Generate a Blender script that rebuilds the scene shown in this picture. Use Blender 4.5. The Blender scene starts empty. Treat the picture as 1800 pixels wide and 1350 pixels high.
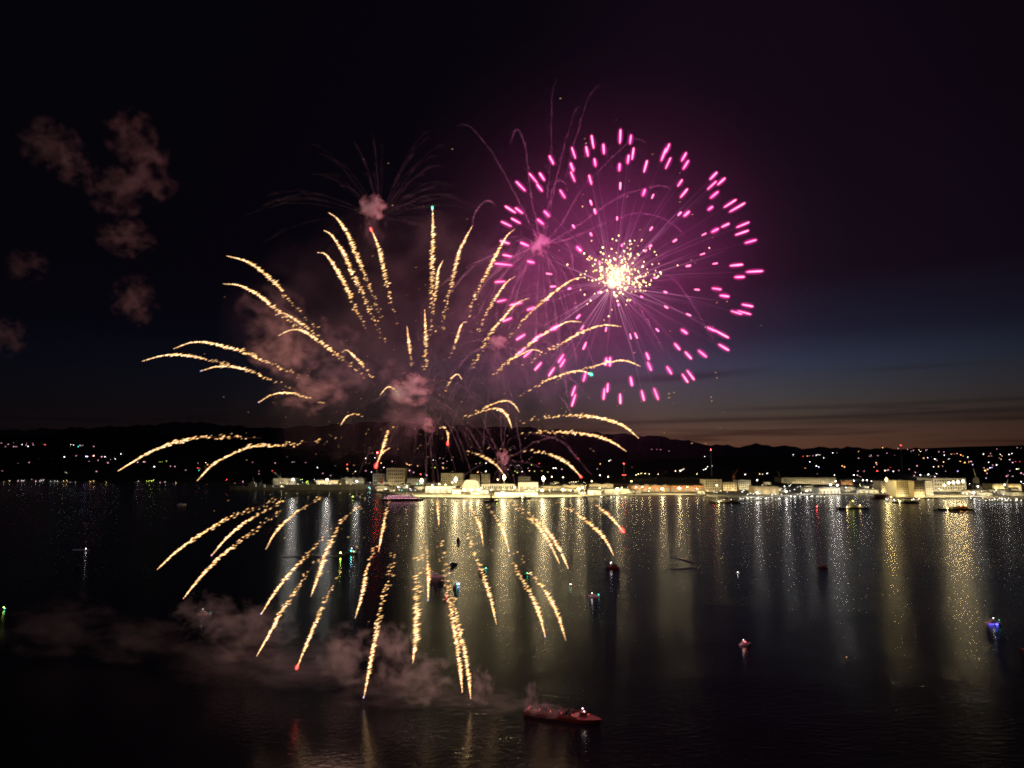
import bpy, math, random
from mathutils import Vector
random.seed(7)
S = bpy.context.scene
C = S.collection
PI = math.pi
# ------------------------------------------------------------------ camera, world, render
CAM_H = 110.0
FPX = 1200.0
PITCH = math.atan(125.0 / FPX)
cd = bpy.data.cameras.new('camera'); cam = bpy.data.objects.new('camera', cd); C.objects.link(cam)
cd.sensor_width = 36.0; cd.lens = 24.0; cd.clip_start = 0.5; cd.clip_end = 60000
cam.location = (0, 0, CAM_H); cam.rotation_euler = (PI / 2 + PITCH, 0, 0)
S.camera = cam
S.view_settings.view_transform = 'Standard'
S.view_settings.look = 'None'
S.view_settings.exposure = 0.0
S.view_settings.gamma = 1.0
cy = S.cycles
cy.use_denoising = True; cy.denoising_prefilter = 'NONE'
try:
    cy.denoiser = 'OPENIMAGEDENOISE'
except Exception:
    pass
cy.use_adaptive_sampling = False
cy.max_bounces = 5; cy.diffuse_bounces = 1; cy.glossy_bounces = 2; cy.transmission_bounces = 2
cy.volume_bounces = 0; cy.transparent_max_bounces = 48
cy.sample_clamp_indirect = 4.0; cy.sample_clamp_direct = 14.0
cy.use_light_tree = True
cy.caustics_reflective = False; cy.caustics_refractive = False
cy.filter_width = 1.9
cy.volume_step_rate = 1.0
cy.volume_max_steps = 96

# pixel (of the 1800 x 1350 photograph) -> world
CP, SP = math.cos(PITCH), math.sin(PITCH)
def ray(px, py):
    x = (px - 900.0) / FPX; u = -(py - 675.0) / FPX
    return Vector((x, CP - SP * u, SP + CP * u))
def at(px, py, d):                 # point at world depth Y = d
    r = ray(px, py); k = d / r.y
    return Vector((r.x * k, d, CAM_H + r.z * k))
def onz(px, py, z=0.0):            # point on the horizontal plane z
    r = ray(px, py); k = (z - CAM_H) / r.z
    return Vector((r.x * k, r.y * k, z))
def topx(p):                       # world -> pixel
    y, z = p[1], p[2] - CAM_H
    f = CP * y + SP * z; u = -SP * y + CP * z
    return 900 + FPX * p[0] / f, 675 - FPX * u / f
def interp(tab, x):
    if x <= tab[0][0]: return tab[0][1]
    for (a, b), (c, d) in zip(tab, tab[1:]):
        if x <= c: return b + (d - b) * (x - a) / (c - a)
    return tab[-1][1]
def smooth(t):
    t = max(0.0, min(1.0, t)); return t * t * (3 - 2 * t)

# ------------------------------------------------------------------ node helpers
def nmat(name):
    m = bpy.data.materials.new(name); m.use_nodes = True
    nt = m.node_tree; nt.nodes.clear()
    out = nt.nodes.new('ShaderNodeOutputMaterial')
    return m, nt, out
def N(nt, t, **kw):
    n = nt.nodes.new(t)
    for k, v in kw.items():
        if k.startswith('i_'):
            n.inputs[k[2:].replace('_', ' ')].default_value = v
        else:
            setattr(n, k, v)
    return n
def math_(nt, op, a, b=None, c=None, clamp=False):
    n = nt.nodes.new('ShaderNodeMath'); n.operation = op; n.use_clamp = clamp
    for i, v in enumerate((a, b, c)):
        if v is None: continue
        if isinstance(v, (int, float)): n.inputs[i].default_value = v
        else: nt.links.new(v, n.inputs[i])
    return n.outputs[0]
def ramp(nt, fac, stops):
    r = nt.nodes.new('ShaderNodeValToRGB'); e = r.color_ramp.elements
    while len(e) < len(stops): e.new(0.5)
    for el, (p, c) in zip(e, stops):
        el.position = p; el.color = (*c, 1) if len(c) == 3 else c
    nt.links.new(fac, r.inputs[0]); return r.outputs[0]

# ------------------------------------------------------------------ world: dusk sky
W = bpy.data.worlds.new('World'); S.world = W; W.use_nodes = True
nt = W.node_tree; nt.nodes.clear()
wo = nt.nodes.new('ShaderNodeOutputWorld'); bg = nt.nodes.new('ShaderNodeBackground')
nt.links.new(bg.outputs[0], wo.inputs[0])
tc = nt.nodes.new('ShaderNodeTexCoord')
sx = nt.nodes.new('ShaderNodeSeparateXYZ'); nt.links.new(tc.outputs['Generated'], sx.inputs[0])
zz = math_(nt, 'MAXIMUM', sx.outputs['Z'], 0.0)
glow = ramp(nt, zz, [(0.0, (.072, .029, .014)), (0.03, (.066, .034, .022)), (0.055, (.046, .033, .026)), (0.085, (.034, .033, .037)),
                     (0.125, (.020, .026, .046)), (0.165, (.010, .010, .022)), (0.24, (.006, .0026, .0066)),
                     (0.42, (.0040, .0012, .0036)), (0.8, (.001, .0006, .0012))])
az = math_(nt, 'MULTIPLY_ADD', sx.outputs['X'], 0.5, 0.5)
mask = ramp(nt, az, [(0.18, (.05, .05, .06)), (0.30, (.10, .09, .10)), (0.42, (.26, .24, .26)), (0.51, (.62, .60, .62)), (0.60, (1.5, 1.45, 1.45)),
                     (0.68, (1.35, 1.3, 1.3)), (0.80, (.62, .58, .56)), (0.95, (.14, .14, .14))])
mul = N(nt, 'ShaderNodeMix', data_type='RGBA', blend_type='MULTIPLY'); mul.inputs[0].default_value = 1
nt.links.new(glow, mul.inputs[6]); nt.links.new(mask, mul.inputs[7])
# thin dark cloud bars low in the sky
mp = nt.nodes.new('ShaderNodeMapping'); mp.inputs['Scale'].default_value = (3.0, 3.0, 60.0); mp.inputs['Rotation'].default_value = (0, math.radians(2.0), 0)
nt.links.new(tc.outputs['Generated'], mp.inputs[0])
cn = N(nt, 'ShaderNodeTexNoise', i_Scale=1.6, i_Detail=4.0, i_Roughness=0.5); nt.links.new(mp.outputs[0], cn.inputs['Vector'])
low = math_(nt, 'MULTIPLY', math_(nt, 'SUBTRACT', .15, zz), 9.0, clamp=True)
cl = ramp(nt, math_(nt, 'MULTIPLY', cn.outputs[0], low), [(0.50, (1, 1, 1)), (0.64, (.60, .55, .56))])
def bar_cloud(x0, x1, z0, slope, thick, depth):
    wob = math_(nt, 'MULTIPLY_ADD', cn.outputs[0], thick * 2.4, -thick * 1.2)
    q = math_(nt, 'SUBTRACT', math_(nt, 'ADD', sx.outputs['Z'], wob), math_(nt, 'MULTIPLY_ADD', sx.outputs['X'], slope, z0))
    q = math_(nt, 'DIVIDE', q, thick); g_ = math_(nt, 'POWER', 2.718, math_(nt, 'MULTIPLY', math_(nt, 'MULTIPLY', q, q), -1.0))
    a_ = math_(nt, 'MULTIPLY', math_(nt, 'SUBTRACT', sx.outputs['X'], x0), 9.0, clamp=True); b_ = math_(nt, 'MULTIPLY', math_(nt, 'SUBTRACT', x1, sx.outputs['X']), 9.0, clamp=True)
    return math_(nt, 'SUBTRACT', 1.0, math_(nt, 'MULTIPLY', math_(nt, 'MULTIPLY', g_, math_(nt, 'MULTIPLY', a_, b_)), depth))
bars = None
for prm in ((.10, .37, .098, .055, .0045, .50), (.05, .70, .043, .018, .0035, .45), (.25, .75, .060, .010, .0030, .30), (.30, .80, .034, .020, .0040, .30), (.42, .60, .100, .02, .003, .25), (.0, .5, .026, .01, .003, .22)):
    bars = bar_cloud(*prm) if bars is None else math_(nt, 'MULTIPLY', bars, bar_cloud(*prm))
mulb = N(nt, 'ShaderNodeMix', data_type='RGBA', blend_type='MULTIPLY'); mulb.inputs[0].default_value = 1
nt.links.new(cl, mulb.inputs[6]); nt.links.new(bars, mulb.inputs[7]); cl = mulb.outputs[2]
mul2 = N(nt, 'ShaderNodeMix', data_type='RGBA', blend_type='MULTIPLY'); mul2.inputs[0].default_value = 1
nt.links.new(mul.outputs[2], mul2.inputs[6]); nt.links.new(cl, mul2.inputs[7])
base = N(nt, 'ShaderNodeMix', data_type='RGBA', blend_type='ADD'); base.inputs[0].default_value = 1
nt.links.new(mul2.outputs[2], base.inputs[6]); base.inputs[7].default_value = (.0011, .0010, .0022, 1)
nt.links.new(base.outputs[2], bg.inputs[0]); bg.inputs[1].default_value = 1.0

# ------------------------------------------------------------------ materials
def surf(name, col, rough=0.7, var=0.25, scale=0.15, metal=0.0, col2=None):
    m, nt, out = nmat(name)
    p = nt.nodes.new('ShaderNodeBsdfPrincipled'); nt.links.new(p.outputs[0], out.inputs[0])
    g = nt.nodes.new('ShaderNodeNewGeometry')
    n = N(nt, 'ShaderNodeTexNoise', i_Scale=scale, i_Detail=5.0, i_Roughness=0.6); nt.links.new(g.outputs['Position'], n.inputs['Vector'])
    c2 = col2 or tuple(c * (1 - var) for c in col)
    c1 = col if col2 else tuple(min(1, c * (1 + var * .5)) for c in col)
    r = ramp(nt, n.outputs[0], [(0.35, c2), (0.65, c1)])
    nt.links.new(r, p.inputs['Base Color']); p.inputs['Roughness'].default_value = rough; p.inputs['Metallic'].default_value = metal
    return m
def glowm(name, col, strength, sample=True):
    m, nt, out = nmat(name)
    e = nt.nodes.new('ShaderNodeEmission'); e.inputs[0].default_value = (*col, 1); e.inputs[1].default_value = strength
    nt.links.new(e.outputs[0], out.inputs[0])
    m.cycles.emission_sampling = 'FRONT' if sample else 'NONE'
    return m
def attr_glow(name, k=1.0, sample=True, additive=False):
    m, nt, out = nmat(name)
    a = nt.nodes.new('ShaderNodeAttribute'); a.attribute_name = 'ember_colour'
    e = nt.nodes.new('ShaderNodeEmission'); nt.links.new(a.outputs['Color'], e.inputs[0]); e.inputs[1].default_value = k
    o = e.outputs[0]
    if additive:
        t = nt.nodes.new('ShaderNodeBsdfTransparent'); s = nt.nodes.new('ShaderNodeAddShader')
        nt.links.new(o, s.inputs[0]); nt.links.new(t.outputs[0], s.inputs[1]); o = s.outputs[0]
    nt.links.new(o, out.inputs[0]); m.cycles.emission_sampling = 'AUTO' if sample else 'NONE'
    return m
def halo(name, col, dens):  # glowing volume that imitates lens bloom around burning stars
    m, nt, out = nmat(name)
    e = nt.nodes.new('ShaderNodeEmission'); e.inputs[0].default_value = (*col, 1); e.inputs[1].default_value = dens
    nt.links.new(e.outputs[0], out.inputs['Volume'])
    m.cycles.emission_sampling = 'NONE'
    return m
def smoke(name, dens, col=(.85, .8, .8), nscale=1.6, thr=0.5, soft=1.0, detail=4.0, nw=4.2, aniso=0.1):
    """lumpy smoke inside a unit ball scaled by its object; every object gets its own noise slice"""
    m, nt, out = nmat(name)
    t = nt.nodes.new('ShaderNodeTexCoord')
    ln = nt.nodes.new('ShaderNodeVectorMath'); ln.operation = 'LENGTH'; nt.links.new(t.outputs['Object'], ln.inputs[0])
    oi = nt.nodes.new('ShaderNodeObjectInfo')
    n = N(nt, 'ShaderNodeTexNoise', noise_dimensions='4D', i_Scale=nscale, i_Detail=detail, i_Roughness=0.58, i_Distortion=0.35)
    nt.links.new(t.outputs['Object'], n.inputs['Vector'])
    nt.links.new(math_(nt, 'MULTIPLY', oi.outputs['Random'], 37.0), n.inputs['W'])
    fall = math_(nt, 'SUBTRACT', 1.0, ln.outputs['Value'])
    d = math_(nt, 'ADD', math_(nt, 'MULTIPLY_ADD', fall, 1.0, -.12), math_(nt, 'MULTIPLY', math_(nt, 'SUBTRACT', n.outputs[0], thr), nw))
    edge = math_(nt, 'MULTIPLY', fall, 6.0, clamp=True)
    d = math_(nt, 'MULTIPLY', math_(nt, 'MULTIPLY', math_(nt, 'MULTIPLY', d, soft, clamp=True), edge), dens)
    v = nt.nodes.new('ShaderNodeVolumeScatter'); v.inputs['Color'].default_value = (*col, 1); v.inputs['Anisotropy'].default_value = aniso
    nt.links.new(d, v.inputs['Density']); nt.links.new(v.outputs[0], out.inputs['Volume'])
    return m
def thin_smoke(name, alpha, col=(.75, .7, .72), scale=.25):
    """a thin strand of smoke: lets most light through"""
    m, nt, out = nmat(name)
    g = nt.nodes.new('ShaderNodeNewGeometry')
    n = N(nt, 'ShaderNodeTexNoise', i_Scale=scale, i_Detail=3.0); nt.links.new(g.outputs['Position'], n.inputs['Vector'])
    f = math_(nt, 'MULTIPLY', math_(nt, 'MULTIPLY_ADD', n.outputs[0], 2.2, -0.55, clamp=True), alpha)
    a = nt.nodes.new('ShaderNodeBsdfDiffuse'); b = nt.nodes.new('ShaderNodeBsdfTranslucent'); t = nt.nodes.new('ShaderNodeBsdfTransparent')
    for q in (a, b): q.inputs[0].default_value = (*col, 1)
    x = nt.nodes.new('ShaderNodeMixShader'); nt.links.new(a.outputs[0], x.inputs[1]); nt.links.new(b.outputs[0], x.inputs[2])
    y = nt.nodes.new('ShaderNodeMixShader'); nt.links.new(f, y.inputs[0]); nt.links.new(t.outputs[0], y.inputs[1]); nt.links.new(x.outputs[0], y.inputs[2])
    nt.links.new(y.outputs[0], out.inputs[0]); return m

M = {}
M['concrete'] = surf('concrete', (.42, .39, .32), .85, .35, .02)
M['beige'] = surf('beige_wall', (.50, .44, .30), .8, .2, .05)
M['tan'] = surf('tan_wall', (.40, .33, .22), .8, .25, .05)
M['brick'] = surf('brick_wall', (.36, .17, .08), .85, .3, .08)
M['white'] = surf('white_wall', (.78, .76, .68), .7, .12, .05)
M['grey'] = surf('grey_wall', (.24, .23, .21), .8, .25, .05)
M['roof'] = surf('dark_roof', (.10, .095, .09), .9, .3, .05)
M['naval'] = surf('naval_grey_paint', (.20, .20, .18), .6, .25, .06)
M['steel'] = surf('painted_steel', (.25, .25, .24), .55, .3, .2)
M['dark'] = surf('dark_steel', (.03, .03, .032), .6, .3, .3)
M['hull_white'] = surf('white_gelcoat', (.75, .74, .72), .3, .08, .5)
M['hull_dark'] = surf('dark_gelcoat', (.05, .045, .05), .35, .2, .5)
M['hull_red'] = surf('red_hull_paint', (.12, .018, .02), .6, .3, .3)
M['rust'] = surf('rusty_deck', (.22, .13, .10), .8, .4, .4)
M['glass'] = surf('dark_glass', (.015, .017, .02), .08, .1, .5)
M['window'] = surf('window_glass', (.03, .03, .03), .15, .1, .5)
M['crane'] = surf('crane_paint', (.50, .48, .38), .6, .25, .1)
M['crane_red'] = surf('crane_red_paint', (.40, .13, .06), .6, .25, .1)
M['orange'] = surf('orange_cover', (.62, .26, .05), .7, .2, .2)
M['leaf'] = surf('foliage', (.050, .085, .022), .9, .5, .12)
M['bark'] = surf('bark', (.06, .045, .03), .9, .3, .4)
M['foam'] = surf('foam', (.55, .55, .55), .8, .3, .6)
M['house'] = surf('house_wall', (.10, .09, .08), .9, .3, .05)
LC = {'warm': (1, .79, .40), 'white': (1, .95, .86), 'cool': (.78, .88, 1), 'yellow': (1, .78, .30), 'orange': (1, .48, .14), 'red': (1, .06, .05),
      'green': (.1, 1, .45), 'teal': (.05, .75, .6), 'blue': (.10, .10, 1), 'violet': (.55, .5, 1), 'lime': (.75, 1, .12), 'pink': (1, .45, .6)}
_g = {}
def lamp_mat(col, strength, sample=True):
    k = (col, strength, sample)
    if k not in _g: _g[k] = glowm('lamp_%s_%g%s' % (col, strength, '' if sample else '_window'), LC[col], strength, sample)
    return _g[k]

# ------------------------------------------------------------------ mesh builder
class MB:
    def __init__(s): s.v = []; s.f = []; s.mi = []; s.c = []
    def add(s, vs, fs, mi=0, cols=None):
        o = len(s.v); s.v += [tuple(v) for v in vs]; s.f += [tuple(i + o for i in f) for f in fs]; s.mi += [mi] * len(fs)
        if cols is not None: s.c += cols
        return s
    def box(s, x0, x1, y0, y1, z0, z1, mi=0, taper=0.0):
        t = taper; cx, cy_ = (x0 + x1) / 2, (y0 + y1) / 2
        f = lambda x, y: (cx + (x - cx) * (1 - t), cy_ + (y - cy_) * (1 - t))
        vs = [(x0, y0, z0), (x1, y0, z0), (x1, y1, z0), (x0, y1, z0)] + [(*f(x, y), z1) for x, y in ((x0, y0), (x1, y0), (x1, y1), (x0, y1))]
        return s.add(vs, [(3, 2, 1, 0), (4, 5, 6, 7), (0, 1, 5, 4), (1, 2, 6, 5), (2, 3, 7, 6), (3, 0, 4, 7)], mi)
    def cyl(s, x, y, z0, z1, r0, r1=None, n=8, mi=0):
        r1 = r0 if r1 is None else r1
        vs = [(x + r * math.cos(2 * PI * i / n), y + r * math.sin(2 * PI * i / n), z) for z, r in ((z0, r0), (z1, r1)) for i in range(n)]
        fs = [(i, (i + 1) % n, n + (i + 1) % n, n + i) for i in range(n)] + [tuple(range(n - 1, -1, -1)), tuple(range(n, 2 * n))]
        return s.add(vs, fs, mi)
    def bar(s, a, b, r, r2=None, n=4, mi=0):
        return s.tube([a, b], [r, r if r2 is None else r2], n, mi)
    def tube(s, pts, rs, n=5, mi=0, cols=None):
        pts = [Vector(p) for p in pts]; vs = []
        for i, p in enumerate(pts):
            d = (pts[min(i + 1, len(pts) - 1)] - pts[max(i - 1, 0)])
            d = d.normalized() if d.length > 1e-9 else Vector((0, 0, 1))
            a = d.cross(Vector((0, 0, 1)) if abs(d.z) < .95 else Vector((1, 0, 0))).normalized(); b = d.cross(a)
            vs += [p + (a * math.cos(2 * PI * k / n) + b * math.sin(2 * PI * k / n)) * rs[i] for k in range(n)]
        fs = [(i * n + k, i * n + (k + 1) % n, (i + 1) * n + (k + 1) % n, (i + 1) * n + k) for i in range(len(pts) - 1) for k in range(n)]
        fs += [tuple(range(n - 1, -1, -1)), tuple((len(pts) - 1) * n + k for k in range(n))]
        cc = None if cols is None else [c for c in cols for _ in range(n)]
        return s.add(vs, fs, mi, cc)
    def ball(s, c, r, n=8, m=5, mi=0, sc=(1, 1, 1), jit=0.0):
        vs = [(c[0], c[1], c[2] - r * sc[2])]
        for j in range(1, m):
            a = -PI / 2 + PI * j / m
            for i in range(n):
                q = r * (1 + random.uniform(-jit, jit)); b = 2 * PI * i / n
                vs.append((c[0] + q * sc[0] * math.cos(a) * math.cos(b), c[1] + q * sc[1] * math.cos(a) * math.sin(b), c[2] + q * sc[2] * math.sin(a)))
        vs.append((c[0], c[1], c[2] + r * sc[2])); k = len(vs) - 1
        fs = [(0, 1 + (i + 1) % n, 1 + i) for i in range(n)]
        for j in range(m - 2):
            o = 1 + j * n; fs += [(o + i, o + (i + 1) % n, o + n + (i + 1) % n, o + n + i) for i in range(n)]
        o = 1 + (m - 2) * n; fs += [(o + i, o + (i + 1) % n, k) for i in range(n)]
        return s.add(vs, fs, mi)
    def gable(s, x0, x1, y0, y1, z0, h, mi=0, over=0.5):
        x0 -= over; x1 += over; y0 -= over; y1 += over; ym = (y0 + y1) / 2
        vs = [(x0, y0, z0), (x1, y0, z0), (x1, y1, z0), (x0, y1, z0), (x0, ym, z0 + h), (x1, ym, z0 + h)]
        return s.add(vs, [(3, 2, 1, 0), (0, 1, 5, 4), (2, 3, 4, 5), (1, 2, 5), (3, 0, 4)], mi)
    def hull(s, L, B, H, draft=.6, bow=.35, mi=0, transom=.8, sheer=.25, n=9):
        """lofted hull along x (bow at +x), waterline at z = 0, closed deck"""
        rows = []
        for i in range(n):
            t = i / (n - 1); x = -L / 2 + L * t
            k = 1.0 if t < 1 - bow else max(0.0, math.cos((t - (1 - bow)) / bow * PI / 2)) ** .75
            w = B / 2 * k * (transom + (1 - transom) * min(1, t * 3)); w = max(w, .01 * B)
            h = H * (1 + sheer * max(0, t - .4) / .6)
            fx = x + (0.04 * L * max(0, t - .7) / .3)
            rows.append([(fx, -w, h), (x, -w * .82, 0), (x, -w * .35, -draft), (x, w * .35, -draft), (x, w * .82, 0), (fx, w, h)])
        vs = [p for r in rows for p in r]; fs = []
        for i in range(n - 1):
            for k in range(5): fs.append((i * 6 + k, (i + 1) * 6 + k, (i + 1) * 6 + k + 1, i * 6 + k + 1))
            fs.append((i * 6 + 5, (i + 1) * 6 + 5, (i + 1) * 6, i * 6))
        fs += [(0, 1, 2, 3, 4, 5), tuple((n - 1) * 6 + k for k in (5, 4, 3, 2, 1, 0))]
        return s.add(vs, fs, mi)
    def mesh(s, name, mats, smoothed=False):
        me = bpy.data.meshes.new(name); me.from_pydata(s.v, [], s.f)
        for m in (mats if isinstance(mats, (list, tuple)) else [mats]): me.materials.append(m)
        if any(s.mi): me.polygons.foreach_set('material_index', s.mi)
        if s.c:
            a = me.attributes.new('ember_colour', 'FLOAT_COLOR', 'POINT')
            a.data.foreach_set('color', [q for c in s.c for q in (c[0], c[1], c[2], 1.0)])
        if smoothed: me.polygons.foreach_set('use_smooth', [True] * len(me.polygons))
        me.update(); return me
    def obj(s, name, mats, parent=None, loc=None, smoothed=False):
        o = bpy.data.objects.new(name, s.mesh(name, mats, smoothed)); C.objects.link(o)
        if parent is not None: o.parent = parent
        if loc is not None: o.location = loc
        return o
def tag(o, label=None, cat=None, group=None, kind=None):
    if label: o['label'] = label
    if cat: o['category'] = cat
    if group: o['group'] = group
    if kind: o['kind'] = kind
    return o
def thing(name, label, cat, loc=(0, 0, 0), rotz=0.0, group=None):
    o = bpy.data.objects.new(name, None); C.objects.link(o); o.empty_display_size = .5
    o.location = loc; o.rotation_euler = (0, 0, rotz); return tag(o, label, cat, group)
def dup(root, loc, rotz=0.0, label=None, group=None, scale=None):
    r = root.copy(); C.objects.link(r); r.location = loc; r.rotation_euler = (0, 0, rotz)
    if scale: r.scale = scale
    if label: r['label'] = label
    if group: r['group'] = group
    for ch in list(root.children):
        c = ch.copy(); C.objects.link(c); c.parent = r
        for g in list(ch.children):
            d = g.copy(); C.objects.link(d); d.parent = c
    return r

# ------------------------------------------------------------------ setting: water, land, hills
m, nt, out = nmat('harbour_water')
p = nt.nodes.new('ShaderNodeBsdfPrincipled'); nt.links.new(p.outputs[0], out.inputs[0])
p.inputs['Base Color'].default_value = (.002, .0026, .004, 1); p.inputs['Roughness'].default_value = .185; p.inputs['IOR'].default_value = 1.333
g = nt.nodes.new('ShaderNodeNewGeometry')
mp = nt.nodes.new('ShaderNodeMapping'); mp.inputs['Scale'].default_value = (.75, 1.25, 1); mp.inputs['Rotation'].default_value = (0, 0, math.radians(-28))
nt.links.new(g.outputs['Position'], mp.inputs[0])
n1 = N(nt, 'ShaderNodeTexNoise', i_Scale=.34, i_Detail=3.0, i_Roughness=.55, i_Distortion=.3); nt.links.new(mp.outputs[0], n1.inputs['Vector'])
n2 = N(nt, 'ShaderNodeTexNoise', i_Scale=.035, i_Detail=2.0); nt.links.new(g.outputs['Position'], n2.inputs['Vector'])
n3 = N(nt, 'ShaderNodeTexNoise', i_Scale=.006, i_Detail=3.0, i_Roughness=.6); nt.links.new(g.outputs['Position'], n3.inputs['Vector'])
patch = math_(nt, 'MULTIPLY', math_(nt, 'MULTIPLY_ADD', n2.outputs[0], 1.2, .4), math_(nt, 'MULTIPLY_ADD', n3.outputs[0], 1.6, .2))
hgt = math_(nt, 'MULTIPLY', n1.outputs[0], patch)
b = nt.nodes.new('ShaderNodeBump'); b.inputs['Strength'].default_value = 1.0; b.inputs['Distance'].default_value = .21
nt.links.new(hgt, b.inputs['Height']); nt.links.new(b.outputs[0], p.inputs['Normal'])
M['water'] = m
tag(MB().add([(-22000, -2500, 0), (22000, -2500, 0), (22000, 24000, 0), (-22000, 24000, 0)], [(0, 1, 2, 3)]).obj('water', M['water']), 'dark rippled harbour water with long lamp reflections', 'water', kind='structure')

SHORE = [(-900, 848), (0, 849), (330, 850), (470, 851), (500, 857.5), (640, 859.5), (665, 866), (745, 875), (860, 876), (960, 875), (1050, 873), (1075, 871),
         (1245, 871), (1255, 874), (1320, 876), (1380, 874), (1440, 869), (1530, 870), (1545, 876), (1640, 876), (1720, 874.5), (1800, 877), (2700, 878)]
RIDGE = [(-900, 765), (0, 768), (300, 770), (500, 788), (700, 797), (900, 803), (1100, 808), (1300, 800), (1450, 796), (1560, 790), (1700, 784), (1800, 782), (2700, 780)]
FLAT = [(-900, 150), (330, 150), (480, 500), (650, 800), (1100, 900), (1300, 700), (1800, 900), (2700, 900)]
RD = 5200.0
def shore_d(px): return onz(px, interp(SHORE, px)).y
def land_z(px, d):
    s = shore_d(px); f = s + interp(FLAT, px); rz = CAM_H + (800 - interp(RIDGE, px)) / FPX * RD
    if d <= f: return 2.0
    if d <= RD:
        t = (d - f) / (RD - f)
        k = t ** .9
        return 2 + (rz - 2) * k + 5 * math.sin(px * .03 + d * .006) * math.sin(PI * t)
    return rz - (d - RD) * .05
cols = list(range(-900, 2701, 20)); nr = 26; mb = MB(); vs = []; fs = []
for px in cols:
    s = shore_d(px); a = ray(px, 830); a = a.x / a.y
    vs.append((a * s, s, -1.0))
    for j in range(nr):
        d = s + (7500 - s) * (j / (nr - 1)) ** 1.5
        vs.append((a * d, d, land_z(px, d)))
k = nr + 1
for i in range(len(cols) - 1):
    for j in range(nr): fs.append((i * k + j, (i + 1) * k + j, (i + 1) * k + j + 1, i * k + j + 1))
M['ground'] = surf('dark_wooded_ground', (.040, .045, .030), .95, .5, .01)
tag(mb.add(vs, fs).obj('ground', M['ground']), 'dark wooded shore rising behind the harbour', 'ground', kind='structure')
# concrete apron of the yard, 4 mm over the ground
vs = []; fs = []; cols2 = [px for px in cols if 480 <= px <= 2000]
for px in cols2:
    s = shore_d(px); a = ray(px, 830); a = a.x / a.y
    for d in (s - .3, s + 250, s + interp(FLAT, px) * .8): vs.append((a * d, d, 2.006))
    vs.append((a * (s - .3), s - .3, -1.0))
for i in range(len(cols2) - 1):
    for a_, b_ in ((3, 0), (0, 1), (1, 2)): fs.append((i * 4 + a_, i * 4 + 4 + a_, i * 4 + 4 + b_, i * 4 + b_))
tag(MB().add(vs, fs).obj('quay', M['concrete']), 'pale concrete quay apron of the shipyard', 'quay', kind='structure')
MTN = [(-900, 762), (0, 757), (150, 752), (250, 748), (330, 741), (400, 748), (470, 753), (600, 746), (690, 740), (760, 747), (860, 752), (900, 750), (1000, 758), (1060, 762),
       (1110, 764), (1165, 768), (1200, 774), (1240, 781), (1300, 785), (1335, 781), (1370, 784), (1420, 788), (1470, 786), (1560, 789), (1800, 789), (2700, 788)]
vs = []; fs = []; mc = list(range(-900, 2701, 10)); MD = 15000.0
for px in mc:
    a = ray(px, 800); a = a.x / a.y
    zt = CAM_H + (800 - interp(MTN, px) + 1.6 * math.sin(px * .11) + 1.1 * math.sin(px * .27 + 1) + random.uniform(-.4, .4)) / FPX * MD
    for d, z in ((9000, 0), (12000, zt * .45), (13800, zt * .8), (MD, zt), (17000, zt * .5), (19000, 0)): vs.append((a * d, d, z))
for i in range(len(mc) - 1):
    for j in range(5): fs.append((i * 6 + j, i * 6 + 6 + j, i * 6 + 7 + j, i * 6 + 1 + j))
tag(MB().add(vs, fs).obj('mountain_ridge', surf('mountain_rock', (.16, .13, .17), .95, .3, .001)), 'jagged dark mountain ridge on the horizon', 'mountains', kind='structure')

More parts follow.
